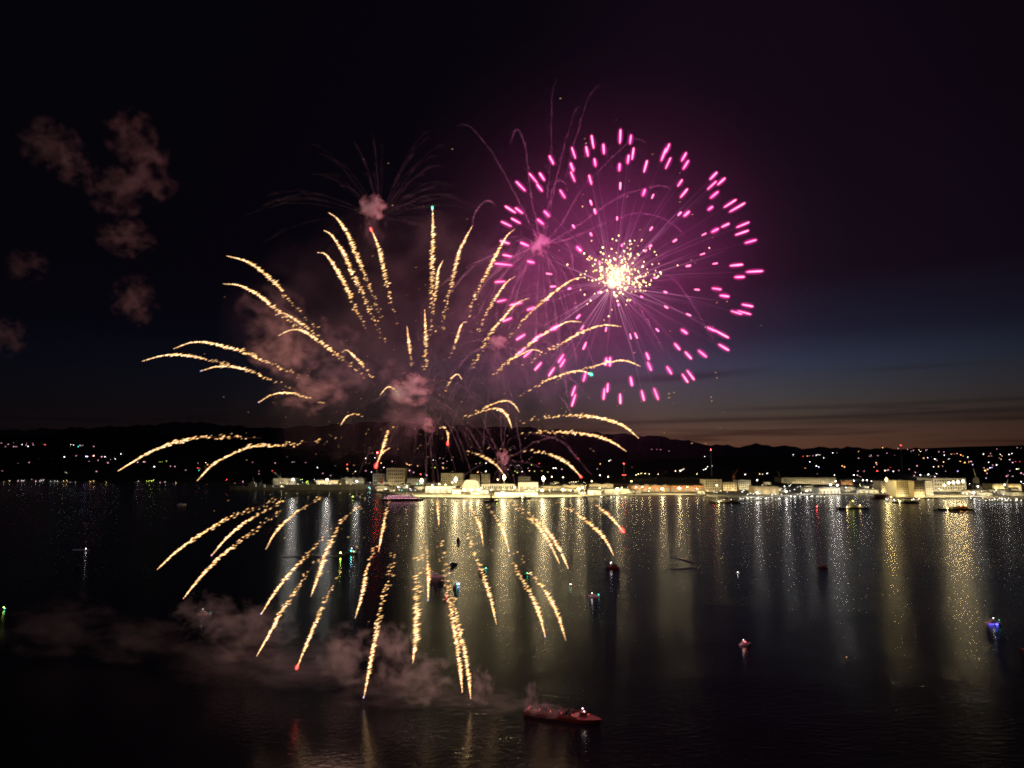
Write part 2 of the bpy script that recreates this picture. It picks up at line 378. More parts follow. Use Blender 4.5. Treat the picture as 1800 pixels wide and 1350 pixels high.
# ------------------------------------------------------------------ gold palm burst
GC = (745, 772); GD = 292.0; GR = 458.0
TR = """398,450 430,459 458,477 485,502 513,535 555,574
392,499 419,502 447,516 472,535 494,552 513,569 541,588
484,554 499,551 527,569 547,583 572,602
489,590 508,581 527,581 555,597 583,619 610,638 640,664
601,619 610,616 624,630 641,649 654,666
305,613 333,603 360,602 391,609 430,620 466,635 500,650 540,664
250,635 277,627 305,624 335,627 374,635 405,643 440,655
353,652 380,645 416,647 452,658 485,672 516,684
577,374 591,384 608,410 624,447 641,488 658,530 668,560
569,405 583,415 602,447 619,485 638,522 655,560 675,603
558,444 572,448 591,477 608,508 624,544 650,595
652,403 663,433 674,480 686,530 698,573
760,365 759,413 758,463 757,524 756,598
778,458 769,477 764,510 760,555
830,397 817,419 803,449 792,497 783,538 776,589
904,403 889,416 869,449 850,488 833,522 822,560
905,486 889,497 869,524 853,552 838,585
929,524 908,533 886,555 861,585 842,622 820,656
1028,487 1005,492 980,508 953,530 922,560 891,598
1021,566 997,566 967,580 933,602 897,633 860,667
953,619 936,615 917,622 889,638 862,662
1091,574 1061,572 1030,580 997,597 961,619 920,645
1125,644 1100,635 1072,636 1039,645 1005,656 975,667
1039,658 1017,652 989,658 961,669 933,683 905,698
715,574 717,602 720,625 722,646
746,545 746,580 746,613 746,664
821,566 811,570 800,599 789,632
811,666 803,658 792,666 780,689
668,694 680,681 692,685 704,703
455,707 477,694 505,691 533,698 570,711
598,748 608,733 622,728 637,733
207,828 249,802 291,783 347,770 402,769 460,770
346,845 374,816 410,797 444,784 485,783 565,774
661,819 671,788 680,760 694,751 706,754
662,815 667,802 678,791 695,783
787,780 786,763 779,751 768,755
912,724 900,709 883,705 861,712 830,726
899,752 889,730 872,719 850,722 816,734
1122,770 1094,749 1061,737 1019,731 969,733 915,741
1100,793 1067,774 1025,763 983,760 942,760 898,768
885,834 869,816 844,802 821,792
1021,838 997,816 964,799 916,790
276,1001 313,966 360,934 402,910 444,894 485,878
372,976 394,949 424,922 458,902 500,877
322,1052 352,1013 388,977 430,944 458,923 500,893
467,965 485,933 513,906 541,888 567,872
459,1079 483,1039 511,1005 539,975 588,921
451,1153 472,1114 497,1069 525,1030 550,992 566,976
546,1048 558,1011 572,969 597,919 631,890
522,1173 539,1128 561,1075 583,1033 601,1002
624,1086 635,1044 644,1000 659,957
665,969 671,930 678,897 684,874
639,1226 650,1161 661,1105 669,1061 678,1028 686,1000 692,966
725,1166 728,1117 729,1061 730,1019 733,992 737,965
752,1055 751,1019 749,978 744,946
812,1217 804,1153 797,1111 790,1069 782,1019 775,978 772,956
827,1228 817,1158 805,1105 794,1055 786,1005 778,973
872,1097 861,1055 847,1011 833,975 819,936
771,922 768,894 765,868
849,959 842,927 828,897 813,871
894,969 883,935 867,905 849,884
958,1119 944,1075 928,1039 911,1011 889,966
994,1125 978,1080 958,1042 936,1014 917,986 905,968
983,991 964,955 942,924 914,899 891,882
998,999 980,963 961,935 930,905 893,879
1078,976 1061,947 1036,922 1005,899 974,880
1094,933 1072,910 1050,891 1030,876"""
WIDE = {(725, 1166): 1.5, (546, 1048): 1.25}
TIPS = {(652, 403): ('red', 3.2), (760, 365): ('green', 2.4), (1039, 658): ('green', 3.2), (661, 819): ('red', 4.0), (522, 1173): ('red', 3.6), (1094, 933): ('red', 4.4), (787, 780): ('red', 3.0),
        (1021, 838): ('red', 2.6), (459, 1079): ('violet', 2.2), (639, 1226): ('violet', 2.4), (752, 1055): ('violet', 2.4), (372, 976): ('pink', 2.4), (353, 652): ('violet', 1.8), (894, 969): ('violet', 2.0),
        (455, 707): ('pink', 2.2), (958, 1119): ('violet', 1.8)}
def polyline(pts, step):
    """smooth curve through pixel points, sampled every `step` px"""
    P = [Vector((a, b)) for a, b in pts]; P = [P[0] * 2 - P[1]] + P + [P[-1] * 2 - P[-2]]; fine = []
    for i in range(1, len(P) - 2):
        a, b, c, d = P[i - 1:i + 3]
        for k in range(12):
            t = k / 12
            fine.append(.5 * ((2 * b) + (c - a) * t + (2 * a - 5 * b + 4 * c - d) * t * t + (3 * b - a - 3 * c + d) * t ** 3))
    fine.append(P[-2]); out = [fine[0]]; acc = 0.0
    for a, b in zip(fine, fine[1:]):
        L = (b - a).length
        while L > 1e-9 and acc + L >= step:
            a = a + (b - a) * ((step - acc) / L); out.append(a); acc = 0.0; L = (b - a).length
        acc += L
    return out
gold = thing('firework_burst', 'huge golden palm firework of drooping crackling spark trails over the water', 'firework', at(GC[0], GC[1], GD))
GL = gold.location.copy()
M['spark'] = attr_glow('burning_sparks', 1.0, False)
M['strand'] = attr_glow('glowing_strand', 1.0, False, True)
def spark(mb, c, d, half, r, hot, hue):
    """one elongated ember: bright middle, orange ends"""
    a = d.cross(Vector((0, 1, 0)))
    a = a.normalized() if a.length > 1e-6 else Vector((0, 0, 1)); b = d.cross(a)
    vs = [c - d * half, c + d * half, c + a * r, c + b * r, c - a * r, c - b * r]
    mid = (hot, hot * (.52 + .24 * hue), hot * (.15 + .33 * hue)); end = (hot * .42, hot * .15, hot * .03)
    mb.add([v - OFF for v in vs], [(0, 3, 2), (0, 4, 3), (0, 5, 4), (0, 2, 5), (1, 2, 3), (1, 3, 4), (1, 4, 5), (1, 5, 2)], 0, [end, end, mid, mid, mid, mid])
OFF = GL
def trail_depth(tip, sign):
    r = math.hypot(tip[0] - GC[0], (tip[1] - GC[1] - 25))
    dz = sign * math.sqrt(max(0.0, GR ** 2 - r * r)) * .92 * GD / FPX
    if tip[1] > 860:                                 # keep the tip above the water
        dmax = onz(tip[0], tip[1], 3.0).y - GD
        dz = min(dz, dmax)
    return max(-105, dz)
for li, line in enumerate(TR.split('\n')):
    pts = [tuple(float(q) for q in w.split(',')) for w in line.split()]
    tip = pts[0]; sign = 1 if (li * 7 + 3) % 5 < 3 else -1
    if abs(tip[0] - GC[0]) < 160 and 520 < tip[1] < 860: sign = -1 if li % 2 else 1
    dz = trail_depth(tip, sign); tr = math.hypot(tip[0] - GC[0], tip[1] - GC[1])
    q = polyline(pts, 1.0); L = len(q); mb = MB(); wide = WIDE.get((int(tip[0]), int(tip[1])), 1.0)
    def depth(v): return GD + dz * min(1.0, math.hypot(v[0] - GC[0], v[1] - GC[1]) / max(tr, 1))
    s = 0.0; period = random.uniform(9, 16); ph = random.uniform(0, 6)
    while s < L - 1:
        t = s / L; v = q[int(s)]; dens = 1.0 if t < .5 else max(.30, 1 - (t - .5) / .5)
        if random.random() < dens * (.88 + .12 * math.sin(s / period * 6.28 + ph) if s > 25 else 1):
            ln = min(4.6, .9 + s * .09) * random.uniform(.5, 1.25) * wide * (1 if t < .6 else .8)
            wd = min(.74, .5 + s * .01) * random.uniform(.8, 1.15)
            jit = min(5.0, s * .015) * wide
            pv = (v[0] + random.gauss(0, jit) + ln * .5, v[1] + random.gauss(0, jit * .8) - ln * .12)
            D = depth(v) + random.gauss(0, jit * .25); k = D / FPX
            an = math.radians(random.gauss(17, 6))
            d = Vector((math.cos(an), random.uniform(-.25, .25), math.sin(an))).normalized()
            if s < 14:
                w0 = q[0]; w1 = q[min(L - 1, 16)]; e = Vector((w0[0] - w1[0], 0, -(w0[1] - w1[1])))
                d = (d * (s / 14) + e.normalized() * (1 - s / 14)).normalized() if e.length > 0 else d
            fade = 1.0 if t < .35 else max(.46, 1 - (t - .35) * .9)
            hot = random.choice((1.4, 2.1, 3.0, 4.0)) * fade * (.9 if s < 10 else 1.0)
            spark(mb, at(pv[0], pv[1], D), d, ln * k, wd * k, hot, random.random() * (1 if t < .5 else .6))
        s += random.uniform(.7, 1.4) if t < .5 else random.uniform(1.0, 2.0)
    fil = [at(v[0] + 2, v[1], depth(v)) - GL for v in q[4::5]]
    if len(fil) > 2: mb.tube(fil, [.12] * len(fil), 3, 1, [(.10 * (1 - i / len(fil)) + .012, .035 * (1 - i / len(fil)) + .006, .008)  for i in range(len(fil))])
    o = mb.obj('spark_trail', [M['spark'], M['strand']], gold)
    tk = TIPS.get((int(tip[0]), int(tip[1])))
    if tk:
        k = depth(tip) / FPX * (1 if tk[0] in ('red', 'green') else .6); pos = at(tip[0], tip[1], depth(tip)) - GL; r = tk[1] * k
        e = (Vector((q[0][0] - q[8][0], 0, -(q[0][1] - q[8][1])))).normalized()
        MB().tube([pos + e * r * .9, pos, pos - e * r * 1.6], [r * .25, r * .45, r * .2], 6).obj('star', lamp_mat(tk[0], 7.0 if tk[0] in ('red', 'green') else 2.2, False), o)
        MB().ball((0, 0, 0), r * 1.25, 12, 8, sc=(1, 1, 1.2)).obj('halo', halo('halo_' + tk[0] + '_%d' % li, LC[tk[0]], (.30 if tk[0] in ('red', 'green') else .12) / r), o, loc=pos, smoothed=True)  # bloom halo added around the coloured tip

def flash(root, name, col, watts, rad, loc=(0, 0, 0)):
    l = bpy.data.lights.new(name, 'POINT'); l.energy = watts; l.color = col; l.shadow_soft_size = rad
    o = bpy.data.objects.new(name, l); C.objects.link(o); o.parent = root; o.location = loc
for (fx, fy, fz) in ((-75, 10, 30), (-40, -30, 70), (5, 35, 95), (55, -20, 75), (85, 20, 25), (-90, -15, -25), (-45, 30, -60), (10, -35, -70), (55, 25, -50), (0, 75, 10), (0, -70, 5)):
    flash(gold, 'ember_light', (1, .54, .40), 5.0e4, 22, (fx, fy, fz))
# drifting embers scattered round the bursts
mb = MB(); OFF = Vector((0, 0, 0))
EMB = [(1258, 655), (1260, 664), (1250, 698), (1251, 705), (1176, 692), (1176, 699), (1215, 457), (1214, 465), (1222, 462), (1147, 271), (985, 173), (1083, 211), (690, 361), (795, 262), (821, 385), (1240, 780), (1216, 779),
       (1195, 304), (1217, 377), (1195, 355), (1115, 620), (1178, 582), (1260, 532), (1278, 530), (984, 525), (1012, 533), (1013, 541), (983, 440), (1125, 404), (1030, 252), (1028, 244), (860, 786), (880, 789), (897, 791), (858, 788),
       (731, 470), (655, 450), (900, 800), (575, 776), (590, 770), (612, 944), (627, 960), (628, 962), (640, 945), (1253, 574), (1240, 575), (1027, 275), (1010, 296), (1037, 313), (1041, 320), (1106, 318), (1103, 345), (1185, 690), (700, 942)]
for (a, b) in EMB:
    D = random.uniform(270, 340); k = D / FPX; an = math.radians(random.gauss(20, 8))
    spark(mb, at(a, b, D), Vector((math.cos(an), 0, math.sin(an))), random.uniform(1.6, 3.2) * k, .55 * k, random.uniform(.5, 1.3), random.random())
for i in range(260):
    a = random.gauss(760, 190); b = random.gauss(770, 90) if i % 2 else random.gauss(700, 150)
    D = random.uniform(255, 330); k = D / FPX; an = math.radians(random.gauss(20, 8))
    p_ = at(a, b, D)
    if p_.z < 6: continue
    spark(mb, p_, Vector((math.cos(an), 0, math.sin(an))), random.uniform(1.2, 2.6) * k, .45 * k, random.uniform(.15, .8), random.random() * .5)
tag(mb.obj('drifting_embers', attr_glow('ember_glow', 1.0, False)), 'tiny orange embers drifting loose around the two bursts', 'embers', kind='stuff')

# ------------------------------------------------------------------ magenta peony burst
MC = (1080, 490); MDp = 335.0; MR = 262.0
Z3 = """865,395,3 930,415,2 945,505,2 915,540,2 860,590,2 865,710,1 1025,585,2 1140,510,3 1165,470,2 1168,565,2 1268,525,2 1280,575,2 1243,690,1 1268,755,2 1455,645,2 1505,680,2 1445,705,2 1460,765,2 1435,850,1 1560,820,2 1605,845,3 1240,885,1 1285,885,2 1530,958,1 1465,990,2 1395,1015,1 1640,955,2 1635,1005,2 1690,1060,2 1210,1055,1 1060,980,1 1015,750,2 1070,775,1 845,915,1 690,430,2 655,490,2 760,475,2 570,500,2 705,560,2 560,590,2 565,650,2 675,670,2 430,545,2 370,650,2 315,660,2 355,720,2 235,710,3 500,760,2 680,815,1 705,870,2 225,865,2 170,858,2 400,885,2 360,935,2 205,930,2 145,950,2 570,965,1 680,1015,1 135,1065,2 260,1078,2 605,1108,3 150,1150,2 125,1205,4 300,1190,2 415,1265,2 105,1315,2 875,1085,1 1055,1090,1 1025,1120,1 735,1190,1 1385,1140,1 1465,1200,1 1600,1210,2 1715,1250,3 1620,1285,2 1295,1215,1 1085,1290,1"""
Z4 = """440,265,2 545,278,1 115,355,2 205,375,3 395,352,2 300,405,2 150,475,2 600,455,2 625,525,2 775,535,2 730,303,1 1000,330,1 1150,300,1 1155,395,1 855,380,1 1350,285,1 1475,280,2 1525,325,2 1670,385,2 1600,430,2 1650,430,2 1297,443,1 1440,535,2 1505,565,3 1520,650,2 1270,550,2 1225,645,2 1295,700,2 1385,690,2 1100,540,1 930,580,2 965,575,2 235,585,2 340,590,3 440,530,2 640,640,2 490,720,2 500,750,2 345,770,2 430,805,2 240,675,2 280,690,2 775,740,2 800,740,2 1038,705,2 1050,770,2 1175,795,2 1275,845,2 1310,825,2 935,865,2 640,835,2 570,925,2 570,985,2 762,945,2 785,905,2 865,975,2 1008,955,2 1092,945,2 460,525,2"""
stars = []
for txt, oy in ((Z3, 130), (Z4, 430)):
    for w in txt.split():
        a, b, c = w.split(','); stars.append((850 + float(a) / 3.6, oy + float(b) / 3.6, int(c)))
mag = thing('firework_burst', 'round magenta peony firework of short pink stars with a glowing golden heart', 'firework', at(MC[0], MC[1], MDp))
OFF = mag.location.copy(); ML = OFF
star_core = glowm('burning_star', (1.0, .20, .36), 3.6, False)
halo_in = halo('star_halo', (1.0, .05, .36), .50)
fl_out = halo('star_outer_halo', (1.0, .025, .36), .10)
ray_m = attr_glow('spark_streak', 1.0, False, True)
stars = [(hash((a, b)) % 97, a, b, c) for a, b, c in stars]
def star_geo(i, a, b, c):
    dx, dy = a - MC[0], b - MC[1]; r = math.hypot(dx, dy)
    dz = math.sqrt(max(0, MR * MR - r * r)) * (1 if (i * 5 + 2) % 7 < 4 else -1) * MDp / FPX
    pos = at(a, b, MDp + dz); ax = (pos - ML)
    ax = Vector((ax.x, ax.y * .9, ax.z)).normalized(); return pos, ax
order = sorted(range(len(stars)), key=lambda i: -math.hypot(stars[i][1] - MC[0], stars[i][2] - MC[1]) - 60 * stars[i][3])
rest_core = MB(); rest_halo = MB()
for rank, i in enumerate(order):
    _, a, b, c = stars[i]; pos, ax = star_geo(i, a, b, c); k = pos.y / FPX
    half = {1: 8, 2: 11.5, 3: 16, 4: 20}[c] * k * random.uniform(.9, 1.1); r = 1.08 * k
    half = max(half, 2.5 * k); vz = random.uniform(.75, 1.3); r *= vz
    local = pos - ML
    ends = [local - ax * half, local - ax * half * .8, local, local + ax * half * .8, local + ax * half]
    rad = [r * .25, r * .7, r * 1.0, r * 1.1, r * .55]
    if rank < 99:
        st = MB().tube(ends, rad, 6).obj('star', star_core, mag)
        for mm, f, e in ((halo_in, 2.1, 1.12), (fl_out, 3.7, 1.3)):  # inner and outer glow volumes added as the star's bloom
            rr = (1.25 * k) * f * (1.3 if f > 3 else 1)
            MB().tube([local + ax * half * e * u - Vector((0, 0, 0)) for u in (-1, -.93, -.75, -.4, 0, .4, .75, .93, 1)], [rr * w for w in (.06, .42, .78, .95, 1, .95, .78, .42, .06)], 10).obj('halo', mm, st, smoothed=True)
        if random.random() < .66:
            f0 = random.uniform(.06, .2)
            br = random.uniform(.015, .085) * (1.2 if a > MC[0] or b > MC[1] else .6)
            cs = [(br * 1.5, br * .75, br * 1.1), (br, br * .36, br * .75), (br * .55, br * .13, br * .42)]
            MB().tube([local * f0, local * .5 + Vector((0, 0, .6)), local - ax * half], [.13, .16, .10], 3, 0, cs).obj('tail', ray_m, st)
    else:
        rest_core.tube(ends, rad, 6)
        rest_halo.tube([local + ax * half * 1.15 * u for u in (-1, -.8, 0, .8, 1)], [r * 2.3 * w for w in (.06, .75, 1, .75, .06)], 8)
ro = rest_core.obj('star', star_core, mag); tag(ro, kind='stuff'); tag(rest_halo.obj('halo', halo_in, ro), kind='stuff')
for (fx, fy, fz) in ((0, 0, 0), (-45, 15, 10), (45, -15, 12), (5, 20, 48), (-8, -20, -46), (30, 40, -20), (-28, -40, 25)):
    flash(mag, 'ember_light', (1, .07, .56), 6.5e4, 20, (fx, fy, fz))
# golden heart of crackling stars
mb = MB()
for i in range(330):
    if i < 120: a, b, q = random.gauss(1086, 20), random.gauss(483, 15), 1.7
    elif i < 220: a, b, q = random.gauss(1082, 30), random.gauss(474, 23), 1.5
    else: a, b, q = random.gauss(1096, 34), random.gauss(478, 30), 1.3
    D = MDp + random.gauss(0, 9); k = D / FPX; q *= random.uniform(.7, 1.35) * k; hot = random.uniform(1.6, 5.0)
    c = at(a, b, D) - ML
    vs = [c + Vector(v) * q for v in ((1, 0, 0), (0, 1, 0), (-1, 0, 0), (0, -1, 0), (0, 0, 1.1), (0, 0, -1.1))]
    col = (hot, hot * random.uniform(.62, .8), hot * random.uniform(.22, .42))
    mb.add(vs, [(0, 1, 4), (1, 2, 4), (2, 3, 4), (3, 0, 4), (1, 0, 5), (2, 1, 5), (3, 2, 5), (0, 3, 5)], 0, [col] * 6)
core = mb.obj('golden_heart', attr_glow('crackling_stars', 1.0, False), mag); tag(core, kind='stuff')
for (a, b, r, col, dn) in ((1084, 486, 26, (1, .62, .26), .018), (1081, 491, 14, (1, .76, .40), .08), (1076, 501, 8, (1, .85, .6), .25), (1085, 482, 48, (1, .42, .32), .006)):  # nested glow volumes added as bloom over the golden heart
    MB().ball((0, 0, 0), 1, 16, 10).obj('halo', halo('heart_halo_%d' % r, col, dn), core, loc=at(a, b, MDp) - ML, smoothed=True).scale = (r * MDp / FPX * 1.15, r * MDp / FPX, r * MDp / FPX * .9)
# fine rays thrown from the heart
for i in range(46):
    an = random.uniform(0, 2 * PI); el = random.uniform(-.7, .7)
    dr = Vector((math.cos(an) * math.cos(el), math.sin(el), math.sin(an) * math.cos(el))); Ln = random.uniform(22, 62); br = random.uniform(.05, .2)
    o_ = at(1076, 503, MDp) - ML
    MB().tube([o_ + dr * 3, o_ + dr * Ln * .5, o_ + dr * Ln], [.14, .17, .08], 3, 0, [(br * 2, br * 1.2, br * 1.5), (br, br * .42, br * .75), (br * .2, br * .05, br * .15)]).obj('streak', ray_m, core if i < 46 else mag)

# ------------------------------------------------------------------ smoke
def puff(a, b, D, rx, rz, mat, label, ry=None, name='smoke_puff', group='lingering smoke puffs'):
    k = D / FPX
    o = MB().ball((0, 0, 0), 1, 16, 10).obj(name, mat, loc=at(a, b, D), smoothed=True)
    o.scale = (rx * k, (ry or (rx + rz) / 2) * k, rz * k)
    return tag(o, label, 'smoke', group)
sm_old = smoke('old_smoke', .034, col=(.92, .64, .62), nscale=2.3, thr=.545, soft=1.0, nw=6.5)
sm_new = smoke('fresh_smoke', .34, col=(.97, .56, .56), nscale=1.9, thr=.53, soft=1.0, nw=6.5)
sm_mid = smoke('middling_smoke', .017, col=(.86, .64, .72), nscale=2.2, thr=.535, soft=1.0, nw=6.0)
for (a, b, D, rx, rz, lab) in (
    (90, 255, 330, 48, 44, 'faint brown smoke puff highest at the far left'), (128, 292, 335, 38, 34, 'faint brown smoke puff just below right of the highest left one'),
    (232, 238, 330, 42, 48, 'pinkish smoke puff, topmost of the tall left column'), (262, 300, 332, 48, 52, 'pinkish mauve smoke puff under the topmost one of the left column'),
    (205, 335, 335, 46, 46, 'brown smoke puff left of the mauve column base'), (222, 418, 340, 48, 34, 'dim flat brown smoke puff below the left smoke column'),
    (238, 528, 335, 36, 42, 'small brown smoke puff well left of the golden trails'), (48, 468, 345, 36, 30, 'very dim smoke puff near the left edge at mid height'), (8, 590, 345, 34, 36, 'very dim smoke puff cut by the left edge')):
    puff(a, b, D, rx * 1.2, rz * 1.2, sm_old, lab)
for (a, b, D, rx, rz, mat, lab) in (
    (655, 364, 310, 24, 22, sm_new, 'pink smoke puff above the red tipped golden trail'), (655, 398, 310, 24, 36, sm_mid, 'pale smoke veil hanging under the pink puff'),
    (949, 430, 318, 17, 21, sm_new, 'bright pink smoke puff left of the golden heart'), (875, 602, 300, 17, 14, sm_new, 'small round mauve puff among the right golden trails'),
    (722, 684, 300, 36, 28, sm_new, 'large salmon smoke puff at the middle of the golden burst'), (752, 748, 300, 13, 14, sm_new, 'small red puff at the golden burst centre'),
    (885, 803, 300, 12, 14, sm_new, 'tiny pink puff over the shore lamps'), (884, 822, 300, 9, 30, sm_mid, 'thin smoke stem under the tiny pink puff'),
    (872, 640, 300, 18, 44, sm_mid, 'mauve smoke stem beneath the small round puff'),
    (478, 548, 320, 58, 50, sm_mid, 'brown smoke puff behind the two long left trails'), (595, 608, 315, 40, 36, sm_mid, 'brown smoke puff behind the left trail bundle'),
    (510, 600, 322, 70, 60, sm_old, 'dim brown haze patch below the left trails'), (612, 662, 315, 50, 36, sm_mid, 'brownish smoke puff left of the salmon puff'),
    (545, 690, 318, 60, 40, sm_old, 'dim smoke patch above the horizon at left'), (682, 655, 305, 36, 30, sm_mid, 'pinkish smoke puff just above the salmon puff'),
    (715, 730, 305, 60, 50, sm_mid, 'rosy smoke puff under the salmon puff')):
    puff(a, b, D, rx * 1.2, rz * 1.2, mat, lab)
# broad thin smoke the bursts light from inside
def cloud(name, a, b, D, rx, rz, ry, mat, label):
    k = D / FPX; o = MB().ball((0, 0, 0), 1, 32, 18).obj(name, mat, loc=at(a, b, D), smoothed=True); o.scale = (rx * k, ry * k, rz * k)
    return tag(o, label, 'smoke', kind='stuff')
m, nt, out = nmat('thin_smoke_veil')
t = nt.nodes.new('ShaderNodeTexCoord'); ln = nt.nodes.new('ShaderNodeVectorMath'); ln.operation = 'LENGTH'; nt.links.new(t.outputs['Object'], ln.inputs[0])
f_ = math_(nt, 'POWER', math_(nt, 'SUBTRACT', 1.0, ln.outputs['Value'], clamp=True), 3.0)
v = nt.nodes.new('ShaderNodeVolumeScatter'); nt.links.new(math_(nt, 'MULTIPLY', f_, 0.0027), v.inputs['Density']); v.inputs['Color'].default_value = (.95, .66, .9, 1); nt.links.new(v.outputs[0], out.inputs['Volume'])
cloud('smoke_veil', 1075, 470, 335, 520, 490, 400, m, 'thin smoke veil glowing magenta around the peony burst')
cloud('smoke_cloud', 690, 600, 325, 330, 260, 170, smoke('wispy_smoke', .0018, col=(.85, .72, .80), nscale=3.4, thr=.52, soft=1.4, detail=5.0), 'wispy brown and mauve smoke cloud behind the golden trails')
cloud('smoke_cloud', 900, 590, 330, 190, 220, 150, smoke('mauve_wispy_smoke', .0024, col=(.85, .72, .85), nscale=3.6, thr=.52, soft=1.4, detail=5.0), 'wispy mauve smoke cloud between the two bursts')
# smoke drifting low over the water from the barge
sm_low = smoke('low_smoke', .085, col=(.80, .79, .82), nscale=2.2, thr=.54, soft=1.0, nw=6.0); sm_bank = smoke('bank_smoke', .012, col=(.80, .79, .82), nscale=2.2, thr=.51, soft=1.2)
LOW = [(936, 1232, 20, 36, 'small upright smoke puff at the barge stern'), (962, 1247, 34, 12, 'low smoke patch lying over the barge deck'), (900, 1240, 60, 15, 'thin smoke sheet trailing from the barge'), (848, 1205, 26, 36, 'grey smoke puff nearest the barge on the water'), (830, 1232, 90, 26, 'flat smoke bank beside the barge puff'),
       (740, 1195, 58, 48, 'grey smoke puff below the broad middle trail'), (690, 1150, 40, 60, 'tall thin smoke puff behind the middle trails'), (700, 1215, 120, 34, 'flat smoke bank under the middle trails'), (612, 1150, 56, 56, 'round grey smoke puff left of the middle trails'),
       (560, 1180, 120, 40, 'flat smoke bank round the red tipped lower trail'), (440, 1110, 80, 62, 'broad grey smoke puff by the lower left trails'), (360, 1080, 56, 46, 'pale smoke puff near the small left boat'), (440, 1160, 150, 50, 'broad dim smoke bank at lower left'),
       (235, 1125, 90, 46, 'dim smoke bank at the left below the boat'), (100, 1100, 100, 60, 'dimmest smoke bank close to the left edge')]
for (a, b, rx, rz, lab) in LOW:
    base_d = onz(a, b + rz * .8, 0).y
    puff(a, b, base_d - 6, rx * 1.15, rz, sm_bank if ('bank' in lab or 'sheet' in lab) else sm_low, lab, ry=min(rx, 40), group='smoke drifting low over the water')
# smoke strands: arms of spent shells
sm_arm = thin_smoke('smoke_strand', .11, (.8, .7, .78)); sm_faint = thin_smoke('faint_smoke_strand', .075, (.8, .7, .78))
def arms(name, label, ctr, D, lists, mat, w=2.0, rnd=0, rlen=(80, 200), span=(0, 2 * PI), droop=.9, mat2=None, w2=1.3):
    root = thing(name, label, 'smoke', at(ctr[0], ctr[1], D)); o0 = root.location.copy()
    for pts in lists:
        q = polyline(pts, 3.0); sg = random.choice((-1, 1)) * random.uniform(.1, .5)
        P = [at(v[0] + random.gauss(0, .7), v[1] + random.gauss(0, .7), D + sg * math.hypot(v[0] - ctr[0], v[1] - ctr[1]) * D / FPX) - o0 for v in q]; k = D / FPX
        ph = random.uniform(0, 9)
        R = [k * w * (.5 + .5 * min(1, (i + 1) / 6)) * (1 + .35 * math.sin(i * .9 + ph) + random.uniform(-.2, .2)) * (.8 if i > len(q) - 5 else 1) for i in range(len(q))]
        MB().tube(P, R, 6).obj('smoke_strand', mat, root, smoothed=True)
    for i in range(rnd):
        an = random.uniform(*span); el = random.uniform(-1, 1); L = random.uniform(*rlen) * D / FPX
        v = Vector((math.cos(an) * math.cos(el), math.sin(el), math.sin(an) * math.cos(el))) * L; n = 14; P = []; ph = random.uniform(0, 9)
        for j in range(n):
            t = .08 + .92 * j / (n - 1); c = v * (t ** .85) + Vector((0, 0, -droop * L * .45 * t ** 3)) + Vector([random.gauss(0, .22 * t) for _ in range(3)]); P.append(c)
        R = [D / FPX * w2 * (.35 + .65 * j / n) * (1 + .4 * math.sin(j * 1.3 + ph)) for j in range(n)]; R[-1] *= .3
        zmin = min((c + o0).z for c in P)
        if zmin < 3: continue
        MB().tube(P, R, 5).obj('smoke_strand', mat2 or mat, root, smoothed=True)
    return root
arms('spent_shell_smoke', 'mauve smoke strands arching from a pink puff left of the golden heart', (950, 430), 318,
     [[(897, 253), (904, 231), (911, 229), (922, 253), (927, 284), (933, 340), (940, 378), (949, 425)], [(804, 221), (820, 219), (835, 231), (862, 264), (880, 295), (891, 313), (907, 344), (945, 420)],
      [(977, 139), (971, 167), (969, 215), (969, 267), (962, 350)], [(1019, 185), (1010, 195), (1000, 229), (991, 260), (980, 307), (964, 362), (952, 425)], [(1055, 158), (1049, 153), (1033, 173), (1027, 193), (1015, 233), (995, 310)],
      [(1135, 251), (1122, 244), (1107, 249), (1084, 269), (1053, 300), (1029, 324), (1002, 367), (984, 398), (955, 430)], [(873, 362), (860, 353), (847, 358), (835, 375), (829, 398)],
      [(997, 335), (993, 322), (984, 318), (977, 322), (971, 349), (967, 373), (955, 425)], [(1180, 331), (1162, 327), (1135, 331), (1095, 344), (1062, 362), (1013, 398), (960, 430)],
      [(1205, 419), (1189, 399), (1155, 380), (1128, 374), (1111, 377), (1072, 388), (1003, 419), (955, 430)], [(1008, 472), (1003, 444), (989, 422), (972, 422), (955, 430)],
      [(1253, 597), (1225, 547), (1197, 505), (1175, 485), (1150, 477)], [(1167, 619), (1144, 574), (1128, 547), (1108, 522)]],
     sm_arm, 1.5, 34, (60, 230), (PI * .85, PI * 1.95), .8, sm_faint, 1.8)
arms('spent_shell_smoke', 'faint dandelion of grey smoke strands over the upper golden trails', (668, 385), 330, [], sm_faint, 1.4, 80, (110, 235), (-.15, PI + .15), .55, thin_smoke('dim_smoke_strand', .014), 2.2)
arms('spent_shell_smoke', 'mauve smoke strands spraying round the small round puff', (875, 605), 300, [], sm_faint, 1.4, 44, (60, 190), (0, 2 * PI), .7, sm_faint, 1.5)
arms('spent_shell_smoke', 'pink smoke strands falling from the tiny puff over the shore lamps', (885, 803), 300,
     [[(980, 766), (942, 777), (914, 794), (894, 805)], [(950, 822), (928, 813), (900, 810)], [(850, 735), (858, 760), (872, 790)], [(882, 700), (880, 740), (883, 790)], [(1040, 835), (1010, 800), (985, 775), (940, 762)]], sm_faint, 1.5, 14, (40, 110), (0, 2 * PI), .7, sm_faint, 1.2)
arms('spent_shell_smoke', 'dim smoke strands at the middle of the golden burst', (745, 690), 305, [], sm_faint, 1.4, 60, (60, 220), (0, 2 * PI), .7, thin_smoke('centre_smoke_strand', .045, (.8, .7, .78)), 1.4)

